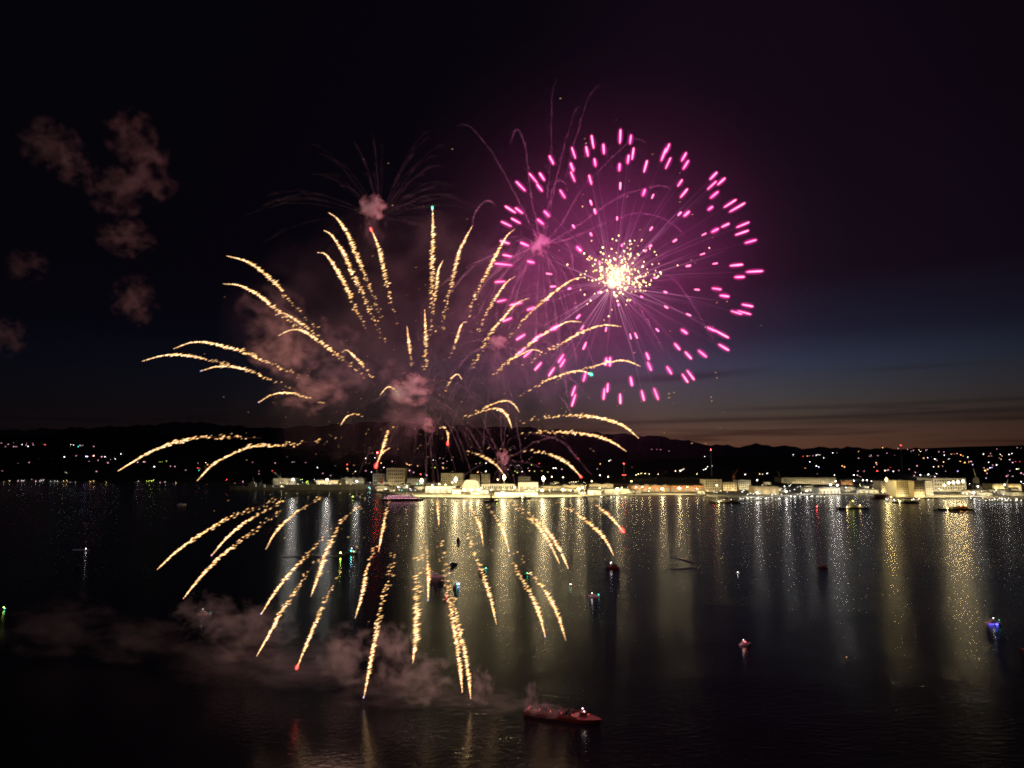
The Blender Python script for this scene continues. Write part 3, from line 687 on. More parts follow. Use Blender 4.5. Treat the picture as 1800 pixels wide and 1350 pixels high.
# ================================================================== the shipyard shore
def gpos(px, py, z=2.0): return onz(px, py, z)
def lamp_proto(cls, col):
    h, r, L = {'mast': (27, 1.6, 190), 'pole': (11, 1.0, 90), 'dock': (5, .62, 45), 'big': (24, 3.7, 1200), 'mid': (24, 2.6, 700)}[cls]
    root = thing('dock_light', 'x', 'dock light') if cls == 'dock' else thing('lamp_post', 'x', 'lamp')
    mb = MB().cyl(0, 0, 0, h - r, .035 * h / 2 + .12, .1, 6)
    if cls in ('mast', 'big', 'mid'): mb.box(-2.4, 2.4, -.15, .15, h - r - .3, h - r, 0)
    mb.obj('pole', M['steel'], root)
    MB().ball((0, 0, h), r * 1.12, 5, 2, sc=(1.1, 1, .85)).obj('lamp_head', lamp_mat(col, L), root)
    root['h'] = h; return root
_lp = {}
def lamp(cls, col, px, py, label, group, d=None, front=False):
    k = (cls, col)
    if k not in _lp: r = _lp[k] = lamp_proto(cls, col); h = r['h']; del r['h']; _lp[k] = (r, h); first = True
    else: first = False
    r, h = _lp[k]
    loc = gpos(px, py, h + 2.0)
    sc = None
    if d is not None or loc.y > 4200 or loc.y < 0:
        D = d or 3600; loc = at(px, py, D); hh = loc.z - h
    else: hh = 2.0
    if front or loc.y < shore_d(px) + 8:                      # keep its foot on the quay
        loc = at(px, py, shore_d(px) + 10 + random.random() * 8); hh = 2.0; sc = (1, 1, max(.3, (loc.z - 2) / h)) if not front or loc.z < 20 else (1, 1, (loc.z - 2) / h)
    if first:
        r.location = (loc.x, loc.y, hh); r['label'] = label
        if group: r['group'] = group
        if sc: r.scale = sc
        return r
    return dup(r, (loc.x, loc.y, hh), 0, label, group, sc)

def windows(root, x0, x1, z0, z1, nx, nz, y, mat, fill=.55):
    dx, dz = (x1 - x0) / nx, (z1 - z0) / nz; me = None
    for i in range(nx):
        for j in range(nz):
            if me is None:
                me = MB().box(-dx * fill / 2, dx * fill / 2, -.25, .1, -dz * fill / 2, dz * fill / 2).mesh('window', mat)
            o = bpy.data.objects.new('window', me); C.objects.link(o); o.parent = root; o.location = (x0 + (i + .5) * dx, y, z0 + (j + .5) * dz)
def building(px0, px1, yt, yb, mat, label, name='shipyard_building', depth=45, win=None, roof='flat', cat='building', wmat=None, doors=0, wl=None, lc='warm', lk=850):
    p0 = gpos(px0, yb); p1 = gpos(px1, yb); w = p1.x - p0.x; d = p0.y
    h = at((px0 + px1) / 2, yt, d).z - 2.0
    root = thing(name, label, cat, ((p0.x + p1.x) / 2, d, 2.0))
    hw = h if roof == 'flat' else h * .78
    mb = MB().box(-w / 2, w / 2, 0, depth, 0, hw, 0)
    for k in range(int(w // 18)):                                   # pilasters break up the front
        x = -w / 2 + (k + .5) * w / max(1, int(w // 18)); mb.box(x - .5, x + .5, -.35, -.002, 0, hw * .97, 0)
    mb.obj('wall', mat, root)
    if roof == 'flat':
        mb = MB().box(-w / 2 - .6, w / 2 + .6, -.6, depth + .6, hw + .003, hw + 1.0)
        for k in range(max(2, int(w // 22))):
            x = random.uniform(-w / 2 + 4, w / 2 - 4); mb.box(x - 2, x + 2, depth * .3, depth * .5, hw + 1.003, hw + random.uniform(2, 3.6))
        mb.obj('roof', M['roof'], root)
    elif roof == 'gable': MB().gable(-w / 2, w / 2, 0, depth, hw + .003, h - hw).obj('roof', M['roof'], root)
    elif roof == 'saw':
        n = max(2, int(w / 26)); mb = MB()
        for k in range(n):
            a, b = -w / 2 + w * k / n, -w / 2 + w * (k + 1) / n
            mb.add([(a, 0, hw + .003), (b, 0, hw + .003), (b, depth, hw + .003), (a, depth, hw + .003), ((a + b) / 2, 0, h), ((a + b) / 2, depth, h)], [(3, 2, 1, 0), (0, 1, 4), (2, 3, 5), (1, 2, 5, 4), (3, 0, 4, 5)])
        mb.obj('roof', M['roof'], root)
    if win: windows(root, -w / 2 * .92, w / 2 * .92, hw * .12, hw * .95, win[0], win[1], -.1, wmat or M['window'])
    lk = round(lk * random.choice((.2, .5, .8, 1.1, 1.5)), 1)
    for k in range(wl if wl is not None else max(2, int(w / 18))):
        n_ = wl if wl is not None else max(2, int(w / 18)); x = -w / 2 + (k + .5) * w / n_
        zf = min(hw * .35, 6)                        # added floodlight brightens the front; its housing hides it from the water
        MB().box(x - 1.3, x + 1.3, -9.2, -8.8, zf - .7, zf + .9, 0).box(x - .15, x + .15, -9.1, -8.9, 0, zf - .703, 0).add([(x - 1.1, -8.79, zf - .5), (x - 1.1, -8.79, zf + .7), (x + 1.1, -8.79, zf + .7), (x + 1.1, -8.79, zf - .5)], [(0, 1, 2, 3)], 1).obj('floodlight', [M['dark'], lamp_mat(lc, lk)], root)
    for k in range(doors):
        x = -w / 2 + (k + .5) * w / doors
        MB().box(x - w / doors * .28, x + w / doors * .28, -.30, .1, .01, hw * .55).obj('door', M['steel'], root)
    return root
BLD = [
 (679, 711, 823, 853, 'tan', 'broad tan office block standing above the left of the shipyard lights', dict(win=(8, 4), depth=60)),
 (655, 676, 833, 852, 'grey', 'small dark grey block left of the broad tan office block', dict(win=(4, 3))),
 (716, 748, 838, 853, 'grey', 'low grey shed just right of the broad tan office block', dict(doors=3, roof='gable')),
 (775, 814, 832, 855, 'beige', 'beige block with a grid of small windows left of the white tent', dict(win=(11, 5), depth=55)),
 (826, 843, 834, 851, 'beige', 'narrow beige block behind the white tent', dict(win=(5, 4), name='shipyard_building')),
 (846, 861, 833, 852, 'tan', 'narrow tan block between the white tent and the brightest lamp', dict(win=(4, 4))),
 (748, 800, 855, 866, 'white', 'long white shed on the quay left of the white tent', dict(doors=5)),
 (846, 905, 851, 862, 'white', 'long white hall right of the white tent', dict(doors=6, win=(14, 1))),
 (911, 933, 838, 853, 'grey', 'grey flat roofed block right of the brightest lamp', dict(win=(6, 3))),
 (911, 946, 848, 864, 'white', 'big plain white hall right of the middle of the yard', dict(doors=3, depth=60)),
 (948, 985, 852, 862, 'beige', 'low beige shed right of the big plain white hall', dict(doors=4, roof='gable')),
 (986, 1030, 851, 861, 'tan', 'low tan shed among the bright lamps right of centre', dict(doors=4, roof='saw')),
 (1036, 1078, 849, 860, 'beige', 'low beige hall with saw roof left of the long orange brick sheds', dict(doors=5, roof='saw')),
 (870, 945, 866, 872.5, 'white', 'low white quayside shed nearest the water at the middle', dict(doors=8, depth=25)),
 (1064, 1106, 860, 868, 'white', 'low cream quayside shed under a bright lamp', dict(doors=4, depth=25)),
 (1111, 1178, 851, 864, 'brick', 'long orange brick shed with saw roof at centre right', dict(doors=7, roof='saw', depth=60)),
 (1179, 1238, 850.5, 864, 'brick', 'orange brick shed with gable roof next to the beige corner block', dict(doors=5, roof='gable', depth=60)),
 (1239, 1269, 843, 864, 'beige', 'beige corner block with a bright pale rooftop', dict(win=(7, 4), depth=50)),
 (1271, 1296, 848, 863, 'tan', 'tan block right of the beige corner block', dict(win=(5, 3))),
 (1298, 1320, 844, 861, 'white', 'pale lit block at the start of the marina lights', dict(win=(6, 4))),
 (1326, 1369, 855, 869, 'tan', 'wide tan hall behind the first marina lights', dict(doors=5)),
 (1374, 1470, 840, 851, 'grey', 'long open parking deck with a row of lamps on top', dict(win=(24, 3), depth=70, name='parking_deck')),
 (1440, 1477, 858, 867.5, 'white', 'long pale quayside hall with a light grey front', dict(doors=6)),
 (1479, 1499, 845, 858, 'brick', 'orange lit block behind the long pale quayside hall', dict(win=(5, 3))),
 (1550, 1574, 846, 866, 'tan', 'tan block under the big yellow lamp', dict(win=(5, 4))),
 (1576, 1607, 845, 873, 'beige', 'tall pale block with window rows at the right quay', dict(win=(8, 6), depth=50)),
 (1608, 1626, 846, 874, 'tan', 'narrow tall tan block at the quay edge', dict(win=(4, 5))),
 (1628, 1640, 846, 870, 'grey', 'narrow grey tower block left of the floodlit hall', dict(win=(3, 5))),
 (1641, 1699, 841, 864, 'white', 'large floodlit cream hall with lamps along its front', dict(win=(12, 3), depth=80)),
 (1745, 1796, 851, 863, 'tan', 'low tan hall at the far right shore', dict(doors=6)),
 (480, 520, 841, 850.5, 'grey', 'low grey shed behind the two grey ships', dict(doors=4)),
 (556, 600, 842, 852, 'tan', 'low tan shed behind the flat decked ship', dict(doors=5, roof='gable')),
 (603, 640, 838, 851, 'grey', 'grey hall left of the small dark grey block', dict(doors=3, roof='saw')),
]
for px0, px1, yt, yb, mt, lab, kw in BLD: building(px0, px1, yt, yb, M[mt], lab, **kw)
shp = None; R0 = random.Random(21)
for (n, x0, x1, y0, y1, lab) in ((26, 645, 760, 850, 864, 'small lit shed in the cluttered left yard'), (40, 750, 1075, 850, 870, 'small lit shed crowded between the middle yard halls'), (18, 1080, 1290, 857, 868, 'small lit shed before the orange brick sheds'), (26, 1300, 1545, 852, 869, 'small lit shed by the marina'), (18, 1700, 1800, 856, 872, 'small lit shed at the far right shore')):
    for i in range(n):
        px, py = R0.uniform(x0, x1), R0.uniform(y0, y1); q = gpos(px, py)
        if q.y < shore_d(px) + 14: continue
        if shp is None:
            shp = thing('yard_shed', lab, 'shed', q, R0.uniform(-.25, .25), lab + ' group')
            MB().box(-9, 9, 0, 14, 0, 7).obj('wall', M['white'], shp); MB().gable(-9, 9, 0, 14, 7.003, 2.6).obj('roof', M['grey'], shp); MB().box(-2.2, 2.2, -.25, .1, .01, 4.6).obj('door', M['steel'], shp)
            MB().box(-.8, .8, -5.2, -5.0, 1.2, 2.4, 0).add([(-.7, -4.98, 1.3), (-.7, -4.98, 2.3), (.7, -4.98, 2.3), (.7, -4.98, 1.3)], [(0, 1, 2, 3)], 1).obj('floodlight', [M['dark'], lamp_mat('warm', 140)], shp)  # unseen floodlight added to brighten the shed front, back to the water
        else:
            o = dup(shp, q, R0.uniform(-.25, .25), lab, lab + ' group'); k = R0.uniform(.8, 1.5); o.scale = (k * R0.uniform(.8, 1.4), k, k * R0.uniform(.7, 1.2))
# white tent over a hull in dry dock
p0, p1 = gpos(812, 865), gpos(844, 865); w = p1.x - p0.x; d = p0.y; hh = at(828, 842.5, d).z - 2
root = thing('dock_tent', 'big rounded white tent over a hull in dock, brightest shape of the shipyard', 'tent', ((p0.x + p1.x) / 2, d, 2.0))
vs = []; fs = []; nA, nB = 13, 9
for j in range(nB):
    t = j / (nB - 1); y = 70 * t; k = .80 + .20 * math.sin(PI * min(1, t + .25))
    for i in range(nA):
        a = PI * i / (nA - 1); q = abs(math.sin(a)) ** .55
        vs.append((-w / 2 * math.copysign(abs(math.cos(a)) ** .45, math.cos(a)) * (1 - .10 * q), y, hh * k * q))
for j in range(nB - 1):
    for i in range(nA - 1): fs.append((j * nA + i, j * nA + i + 1, (j + 1) * nA + i + 1, (j + 1) * nA + i))
fs += [tuple(range(nA - 1, -1, -1)), tuple((nB - 1) * nA + i for i in range(nA))]
MB().add(vs, fs).obj('cover', M['white'], root)
mb = MB()
for i in range(6): mb.box(-w / 2 * .8 + i * w * .16 - .4, -w / 2 * .8 + i * w * .16 + .4, -.5, -.05, 0, hh * .72)
mb.obj('scaffold', M['steel'], root)

# lamps
for i, (a, b) in enumerate([(741, 845), (801, 843), (886, 839), (955, 841), (953, 862), (989, 861), (1017, 859), (1085, 859), (1164, 859), (1194, 858), (883, 866)]):
    lamp('big', 'warm', a, b, 'one of the brightest warm floodlight masts along the shipyard waterfront', 'brightest warm floodlights', front=True)
for a, b in [(875, 843), (970, 838), (990, 839), (1024, 857), (1054, 858), (1093, 858), (863, 861), (772, 851), (760, 853), (783, 852), (795, 848), (715, 855), (1118, 856), (1129, 856), (1225, 859), (1260, 853), (1069, 838), (820, 846), (905, 857), (930, 862), (846, 858), (1142, 858), (1208, 856), (1003, 862), (700, 856), (1040, 846), (1110, 846)]:
    lamp('mast', 'warm', a, b, 'ordinary warm yard lamp among the central shipyard buildings', 'warm yard lamps')
for a, b in [(1118, 835), (1122, 833), (1127, 832), (1134, 832), (1141, 833), (1157, 833), (1225, 833), (1187, 828), (1195, 828), (1199, 826)]:
    lamp('pole', 'warm', a, b, 'small lamp on the dim lawn slope behind the orange brick sheds', 'lawn lamps', d=2900)
for a, b in [(1331, 866), (1382, 864), (1418, 863), (1460, 852), (1472, 853), (1712, 866)]:
    lamp('mid', 'white', a, b, 'bright white floodlight mast on the marina quay', 'marina floodlights', front=True)
for a, b in [(1331, 844), (1469, 846), (1501, 835), (1501, 845), (1517, 844), (1583, 844), (1618, 835), (1632, 834), (1646, 833), (1719, 855), (1766, 852), (1712, 870), (1524, 844)]:
    lamp('mast', 'white', a, b, 'white floodlight mast in the right half of the yard', 'white floodlights at right')
lamp('mid', 'yellow', 1558, 843, 'single big yellow floodlight mast right of the middle of the right half', None, front=True)
for a, b in [(1342, 840), (1361, 838), (1374, 838), (1380, 840), (1392, 841), (1405, 840), (1412, 838), (1422, 838), (1433, 838), (1444, 838), (1454, 837), (1466, 835)]:
    lamp('pole', 'warm', a, b, 'small lamp in the row above the long parking deck', 'parking deck lamps')
for a, b in [(1485, 845), (1487, 857), (1510, 838), (1532, 846), (1537, 846), (1542, 846), (1547, 846), (1379, 855), (1339, 859), (1347, 858), (1602, 837), (1795, 847), (1742, 842), (1774, 838), (1651, 859), (1700, 868), (1623, 846), (1612, 847)]:
    lamp('pole', 'white', a, b, 'small white lamp among the right hand yard buildings', 'small white lamps at right')
for a, b in [(1660, 851), (1668, 847), (1676, 846), (1684, 845), (1693, 844)]:
    lamp('mid', 'warm', a, b + 2, 'floodlight in the slanting row before the large cream hall', 'cream hall floodlights', front=True)
for a, b in [(505, 856), (525, 856), (540, 856), (555, 855.5), (533, 857)]:
    lamp('mast', 'cool', a, b, 'bluish white floodlight on the pier at the left end of the yard', 'bluish pier floodlights')
for a, b in [(515, 842), (575, 842)]:
    lamp('big', 'white', a, b + 1, 'tall slim white lamp mast rising over the left pier', 'tall left pier masts')
R = random.Random(3)
def scatter(n, x0, x1, y0, y1, cls, colsw, label, group):
    for i in range(n): lamp(cls, R.choice(colsw), R.uniform(x0, x1), R.uniform(y0, y1), label, group)
scatter(14, 480, 562, 842, 849, 'dock', ('white', 'cool', 'warm', 'lime'), 'tiny light on the shore behind the grey ships', 'tiny lights behind the grey ships')
scatter(44, 640, 745, 842, 862, 'dock', ('white', 'teal', 'warm', 'cool', 'warm'), 'tiny light in the cluttered yard around the broad tan office block', 'tiny lights of the left yard')
scatter(72, 745, 1075, 846, 866, 'dock', ('warm', 'warm', 'yellow', 'white'), 'tiny warm light in the crowded middle of the shipyard', 'tiny lights of the middle yard')
scatter(36, 1078, 1290, 853, 867, 'dock', ('warm', 'orange', 'white'), 'tiny light before the orange brick sheds', 'tiny lights by the brick sheds')
scatter(40, 1300, 1480, 852, 872, 'dock', ('white', 'white', 'cool', 'warm'), 'tiny white light by the marina between the pale blocks', 'tiny marina lights')
scatter(60, 1500, 1800, 850, 872, 'dock', ('white', 'white', 'cool', 'warm', 'warm'), 'tiny white light along the far right shore', 'tiny lights of the right shore')
for a, b, c in [(7, 847, 'yellow'), (17, 845.5, 'yellow'), (32, 845.5, 'pink'), (38, 845, 'white'), (42, 844.5, 'white'), (56, 843.5, 'pink'), (63, 846, 'pink'), (73, 844, 'white'), (76, 843.5, 'white'), (70, 846, 'white'), (89, 846, 'white'), (96, 846, 'white'), (101, 846, 'white'), (112, 845.5, 'orange'), (118, 845, 'orange'),
                (124, 847, 'violet'), (133, 847, 'yellow'), (159, 846.5, 'orange'), (165, 845.5, 'yellow'), (187, 847, 'yellow'), (218, 841, 'white'), (243, 846, 'white'), (258, 846, 'lime'), (262, 845.5, 'lime'), (266, 845, 'lime'), (270, 844, 'lime'), (281, 847, 'pink'), (289, 842.5, 'yellow'), (290, 847, 'white'), (309, 848, 'yellow'),
                (327, 843.5, 'white'), (338, 842, 'cool'), (389, 841.5, 'white'), (399, 843, 'red'), (421, 841, 'white'), (427, 846.5, 'pink')]:
    lamp('dock', c, a, b, '%s shore light on the dark low bank at the far left' % {'lime': 'greenish', 'cool': 'bluish'}.get(c, c), 'far left shore lights ' + c)

for a in (816, 828, 840): lamp('big', 'warm', a, 861, 'added warm floodlight mast brightening the front of the white tent', 'added tent floodlights')  # masts added to brighten the tent cover
# houses on the dark hills, one lit window each
def first_depth(px, py):
    s = shore_d(px); d = s + 60
    while d < 5600:
        q = ray(px, py); q = q.x / q.y
        if topx((q * d, d, land_z(px, d) + 2))[1] <= py: return d
        d += 40
    return 5200
HZ = []
def hz(px0, py0, sc, txt):
    for w in txt.split():
        q = w.split(','); c = q[2] if len(q) > 2 else 'p'; HZ.append((px0 + float(q[0]) / sc, py0 + float(q[1]) / sc, c))
hz(0, 730, 5.625, '18,275 85,287 138,273,w 140,310 155,310 170,310 222,288,w 262,295 265,280 283,307,w 330,280 335,293 440,290 452,293,r 607,287,w 705,290,w 730,294,w 797,298,w 822,296 778,310,t 932,308 757,400 640,411,w 817,405,o 855,406,v 870,408,v 922,402,r 932,400,w 1042,410,w 975,445 1097,440,w 1143,432,w 885,458 1200,382,w 373,441,w 292,468 180,475 28,550 115,594,w 637,557,w 660,570,w 683,572,w 812,600,w 840,550 960,555 1150,490 1365,465 1380,490 1425,460 1440,462 1585,463,l 1605,463,l 1625,465,l 1650,452,l 1530,508,w 1572,515,w 1690,505 1735,508 1778,488 1760,460 60,310 400,415 1010,410 1070,470')
hz(320, 760, 5.625, '160,305 165,330 160,352,r 172,375,t 237,298,w 255,320,o 40,375 685,298,w 700,298 922,303 1090,298,w 1110,298,w 1188,340,r 1225,300 1340,348,w 1515,335,o 1635,318,r 1635,360,o 1715,388,w 765,382 765,412 895,380,r 1395,405 1472,427')
hz(600, 780, 6.92, '295,178,w 300,230 410,170,w 75,305,o 172,342,w 300,330 370,345,w 620,215 790,237,o 800,250,o 850,255 930,270,o 725,275,w 830,325 880,350 965,370,r 1120,197,w 1285,215 1345,200 1200,175 1700,235 1640,240')
hz(840, 780, 6.92, '475,265,w 500,265,w 540,305,w 450,335,l 540,340,w 690,335,y 625,330,y 920,297,w 945,297,w 1020,310 745,240,r 1215,180,r 1595,210,w 1615,200,w 365,315 380,268 400,265 480,350,l 430,385,y 330,250 850,345,l 780,330,l 610,300')
hz(1080, 770, 7.5, '1190,243,w 1285,368,w 1225,378,w 1175,418,w 1200,408,w 910,410,w 870,430,w 800,438,w 1720,480,w 610,152 720,170 490,148 560,150 680,455')
hz(1300, 770, 6.92, '650,205,w 770,222,r 820,218,o 845,218 890,215 930,208,w 950,203,w 970,206,w 1020,243,w 1130,180,w 1185,180 1590,207,w 1675,213 852,290,c 932,340,w 960,353,v 795,370,o 1243,340,o 1270,350,o 1665,323,o 1630,352,o 1670,400,r 1627,420,r 1765,395,w 1435,402 940,440 65,443,w 272,445,w 240,437,o 330,430,w 1150,450,w')
hz(1540, 770, 6.92, '380,140 450,150 515,145,o 535,165,w 600,147 520,203,o 575,245,o 622,240,v 667,230 708,255,w 735,270 785,232,o 760,168 820,168 825,208,w 910,195,o 945,195,o 1025,205,o 1075,207,o 1055,220,o 880,255,w 1110,230,w 815,292,o 1018,283,o 1072,298,o 1150,285 1300,197,w 1385,187 1370,222,o 1505,197,w 1525,220,o 1515,257,o 1610,200,w 1645,188,w 1620,263,w 1690,290,r 1745,290,r 1775,340 1725,375,l 1380,362,v 1400,358,v 1320,395,o 1340,430 1350,380,y 1270,440,o 755,347,y 385,350,y 987,405,v 850,390,r 840,412,o 915,445,o 205,405,w 100,397,o 270,395 170,360,r 1330,490,v 1650,470,w 10,400,r 5,325 1170,325,v')
for _ in range(46): HZ.append((R.uniform(1500, 1800), R.uniform(786, 838), R.choice('ppppoow')))
for _ in range(24): HZ.append((R.uniform(640, 1080), R.uniform(806, 836), R.choice('pppolw')))
WIN = {'w': ('white', 11), 'p': ('pink', 4), 'r': ('red', 12), 'o': ('orange', 9), 'y': ('yellow', 7), 'l': ('lime', 5), 't': ('teal', 9), 'v': ('violet', 12), 'c': ('cool', 20)}
hmesh = MB().box(-5, 5, -4, 4, -3, 5.5).gable(-5, 5, -4, 4, 5.503, 3.2, 1).mesh('house', [M['house'], M['roof']])
wmesh = {k: MB().box(-1.5, 1.5, -.35, .05, -1.3, 1.3).mesh('lit_window', lamp_mat(c, s_, False)) for k, (c, s_) in WIN.items()}
CN = {'w': 'white', 'p': 'faint pinkish', 'r': 'red', 'o': 'orange', 'y': 'yellow', 'l': 'greenish', 't': 'teal', 'v': 'violet blue', 'c': 'ice blue'}
for (a, b, c) in HZ:
    d = first_depth(a, b); pw = at(a, b, d)
    where = 'on the left hillside' if a < 330 else 'on the slope behind the grey ships' if a < 640 else 'on the hill behind the middle shipyard' if a < 1100 else 'on the low hill behind the brick sheds' if a < 1330 else 'on the hill behind the parking deck' if a < 1560 else 'on the far right hillside'
    o = bpy.data.objects.new('house', hmesh); C.objects.link(o); o.location = (pw.x, d, pw.z - 2.6); o.rotation_euler = (0, 0, random.uniform(-.15, .15))
    tag(o, 'dark house with %s light, %s' % (CN[c], where), 'house', '%s lit houses %s' % (CN[c], where))
    w = bpy.data.objects.new('lit_window', wmesh[c]); C.objects.link(w); w.parent = o; w.location = (0, -4.1, 2.6); q_ = random.uniform(.55, 1.05); w.scale = (q_ * random.uniform(.8, 1.7), 1, q_)

# masts with red beacons and cranes
def beacon_mast(px, yt, yb, D, label, extra=(), r=1.2):
    b = at(px, yb, D); h = at(px, yt, D).z - b.z; root = thing('radio_mast', label, 'mast', b)
    mb = MB(); s_ = 1.3
    for sx_, sy_ in ((-1, -1), (1, -1), (1, 1), (-1, 1)): mb.bar((sx_ * s_, sy_ * s_, 0), (sx_ * s_ * .35, sy_ * s_ * .35, h), .22, .15)
    n = 12
    for i in range(n):
        z0, z1 = h * i / n, h * (i + 1) / n; k0, k1 = s_ * (1 - .65 * i / n), s_ * (1 - .65 * (i + 1) / n)
        mb.bar((-k0, -k0, z0), (k1, -k1, z1), .1); mb.bar((k0, -k0, z0), (-k1, -k1, z1), .1)
    mb.obj('lattice', M['steel'], root)
    MB().ball((0, 0, h + r), r, 6, 5).obj('beacon', lamp_mat('red', 60), root)
    for (dx, z) in extra: MB().ball((dx, -1.4, h * z), r * .7, 6, 5).obj('beacon', lamp_mat('red', 60), root)
    return root
beacon_mast(1097, 815.5, 842, 2500, 'slim radio mast with a red light on top and a red pair at its foot', ((-4.5, .26), (4.5, .26)))
beacon_mast(1251, 791, 838, 2700, 'tall red beacon mast before the dark right ridge', r=1.5)
beacon_mast(1586, 783, 830, 3200, 'tall red beacon mast poking over the right skyline', r=1.0)
beacon_mast(662, 797, 856, 2350, 'tall red beacon mast beside the red tipped trail over the yard', r=2.4)
def crane(px, yb, ytip, pxtip, label, mt, D=None):
    b = gpos(px, yb) if D is None else at(px, yb, D); D = b.y; k = D / FPX
    root = thing('harbour_crane', label, 'crane', b); tip = at(pxtip, ytip, D) - b; H = tip.z * .45; w = max(5, tip.z * .13)
    mb = MB()
    for sx_, sy_ in ((-1, -1), (1, -1), (1, 1), (-1, 1)): mb.bar((sx_ * w, sy_ * w, 0), (sx_ * w * .55, sy_ * w * .55, H * .75), 1.0, .8)
    for z in (.35, .75):
        q = w * (1 - .6 * z)
        for a_, b_ in (((-q, -q), (q, -q)), ((q, -q), (q, q)), ((q, q), (-q, q)), ((-q, q), (-q, -q))): mb.bar((*a_, H * z), (*b_, H * z), .6)
    mb.obj('portal', mt, root)
    MB().box(-w * .7, w * .7, -w * .6, w * .8, H * .75 + .3, H * 1.25, taper=.15).obj('machine_house', mt, root)
    mb = MB(); s0 = Vector((0, -w * .3, H * 1.1)); n = 9
    for off in (-1, 1):
        mb.bar(s0 + Vector((0, off * 1.2, -1)), tip + Vector((0, off * .4, 0)), .55, .35); mb.bar(s0 + Vector((0, off * 1.2, 2.2)), tip + Vector((0, off * .4, .6)), .45, .3)
    for i in range(n):
        t0, t1 = i / n, (i + 1) / n; A = s0.lerp(tip, t0); B = s0.lerp(tip, t1)
        mb.bar(A + Vector((0, 0, -1 + t0)), B + Vector((0, 0, 2.2 - 1.6 * t1)), .3)
    mb.obj('boom', mt, root)
    MB().bar((0, w * .3, H * 1.25), tip, .15).bar((0, w * .3, H * 1.25), (0, w * .5, H * 1.9), .5).obj('stay', M['steel'], root)
    return root
crane(1717, 862, 823, 1711, 'pale harbour crane with a raised boom at the right shore', M['crane'])
crane(1290, 850, 824, 1297, 'rusty orange crane with a steep boom behind the tan block', M['crane_red'])
crane(1371, 846, 827, 1366, 'small pale crane with a short steep boom left of the parking deck', M['crane'], 2900)
crane(492, 850, 828, 478, 'dark crane with a long slanting boom behind the grey warship', M['steel'])
crane(670, 860, 828, 664, 'rusty crane below the tall red beacon over the left yard', M['crane_red'])
crane(692, 862, 836, 686, 'pale squat crane among the lights of the left yard', M['crane'])
crane(1769, 866, 842, 1772, 'slim pale crane near the right edge of the shore', M['crane'])

# trees along the shore
def tree(px, py, h, label, group, D=None):
    b = gpos(px, py) if D is None else at(px, py, D)
    root = thing('tree', label, 'tree', b, random.uniform(0, 6), group)
    MB().tube([(0, 0, 0), (.2, .1, h * .4), (0, 0, h * .85)], [h * .045, h * .03, h * .01], 6).obj('trunk', M['bark'], root)
    vs = []; fs = []; cl_ = [(random.gauss(0, .2) * h, random.gauss(0, .2) * h, h * random.uniform(.38, .95), h * random.uniform(.10, .2)) for _ in range(9)]
    for (x, y, z, r) in cl_:
        for _ in range(42):
            v = Vector((random.gauss(0, 1), random.gauss(0, 1), random.gauss(0, 1))).normalized() * r * random.uniform(.5, 1.05); c = Vector((x, y, z)) + v
            a_ = Vector((random.gauss(0, 1), random.gauss(0, 1), random.gauss(0, 1))).normalized() * .6; b_ = a_.cross(Vector((random.random(), .3, random.random()))).normalized() * .4
            o_ = len(vs); vs += [c - a_, c + b_, c + a_, c - b_]; fs.append((o_, o_ + 1, o_ + 2, o_ + 3))
    MB().add(vs, fs).obj('crown', M['leaf'], root)
for a in (478, 486, 497, 509, 522, 534, 547, 563): tree(a + random.uniform(-2, 2), 851, random.uniform(12, 17), 'green lit tree in the row behind the grey ships', 'trees behind the grey ships')
for a in (1250, 1262, 1276, 1284, 1302, 1312, 1324, 1335): tree(a, 852, random.uniform(14, 22), 'dark tree in the clump behind the tan and pale blocks', 'trees behind the pale blocks', 2700)
for a in (1108, 1116, 1126, 1147, 1153, 1170, 1182, 1205, 1216): tree(a, 842, random.uniform(9, 14), 'small tree on the dim lawn slope above the brick sheds', 'trees on the lawn slope', 2850)
for a in (1622, 1730, 1738, 1752, 1760, 1786): tree(a, 853, random.uniform(12, 18), 'dark tree behind the right shore halls', 'trees behind the right shore', 2600)

# ------------------------------------------------------------------ ships at the yard
def lampball(root, p, r, col, L, name='deck_lamp'):
    return MB().ball(p, r * 1.12, 5, 2).obj(name, lamp_mat(col, L), root)
# grey warship, bow to the left
b = gpos(452, 861, 0); k = b.y / FPX; L = 95 * k
ws = thing('warship', 'long grey warship moored at the left with a boxy bridge and twin masts', 'ship', b, PI + math.radians(-3))
MB().hull(L, L * .11, 8.5, 3, .35, sheer=.45).obj('hull', M['naval'], ws)
MB().box(L * .02, L * .16, -6, 6, 8.4, 20, taper=.12).box(-L * .14, L * .0, -6, 6, 8.4, 17, taper=.1).box(-L * .3, -L * .18, -6.5, 6.5, 8.4, 15).box(L * .05, L * .13, -4.5, 4.5, 20.003, 25, taper=.15).obj('superstructure', M['naval'], ws)
mb = MB()
for x, h in ((L * .08, 42), (-L * .08, 36)):
    mb.bar((x, 0, 17), (x, 0, h), .8, .25); mb.bar((x, -5, h * .82), (x, 5, h * .82), .3); mb.bar((x - 3, 0, 17), (x, 0, h * .8), .4); mb.bar((x + 3, 0, 17), (x, 0, h * .8), .4)
mb.obj('mast', M['naval'], ws)
MB().cyl(L * .27, 0, 9, 12.5, 3, 2.4, 8).bar((L * .27, 0, 11), (L * .36, 0, 12.5), .35).obj('gun_turret', M['naval'], ws)
MB().cyl(-L * .05, 0, 17, 24, 3.2, 2.6, 8).obj('funnel', M['steel'], ws)
lampball(ws, (-L * .46, 3, 12), .8, 'yellow', 120)
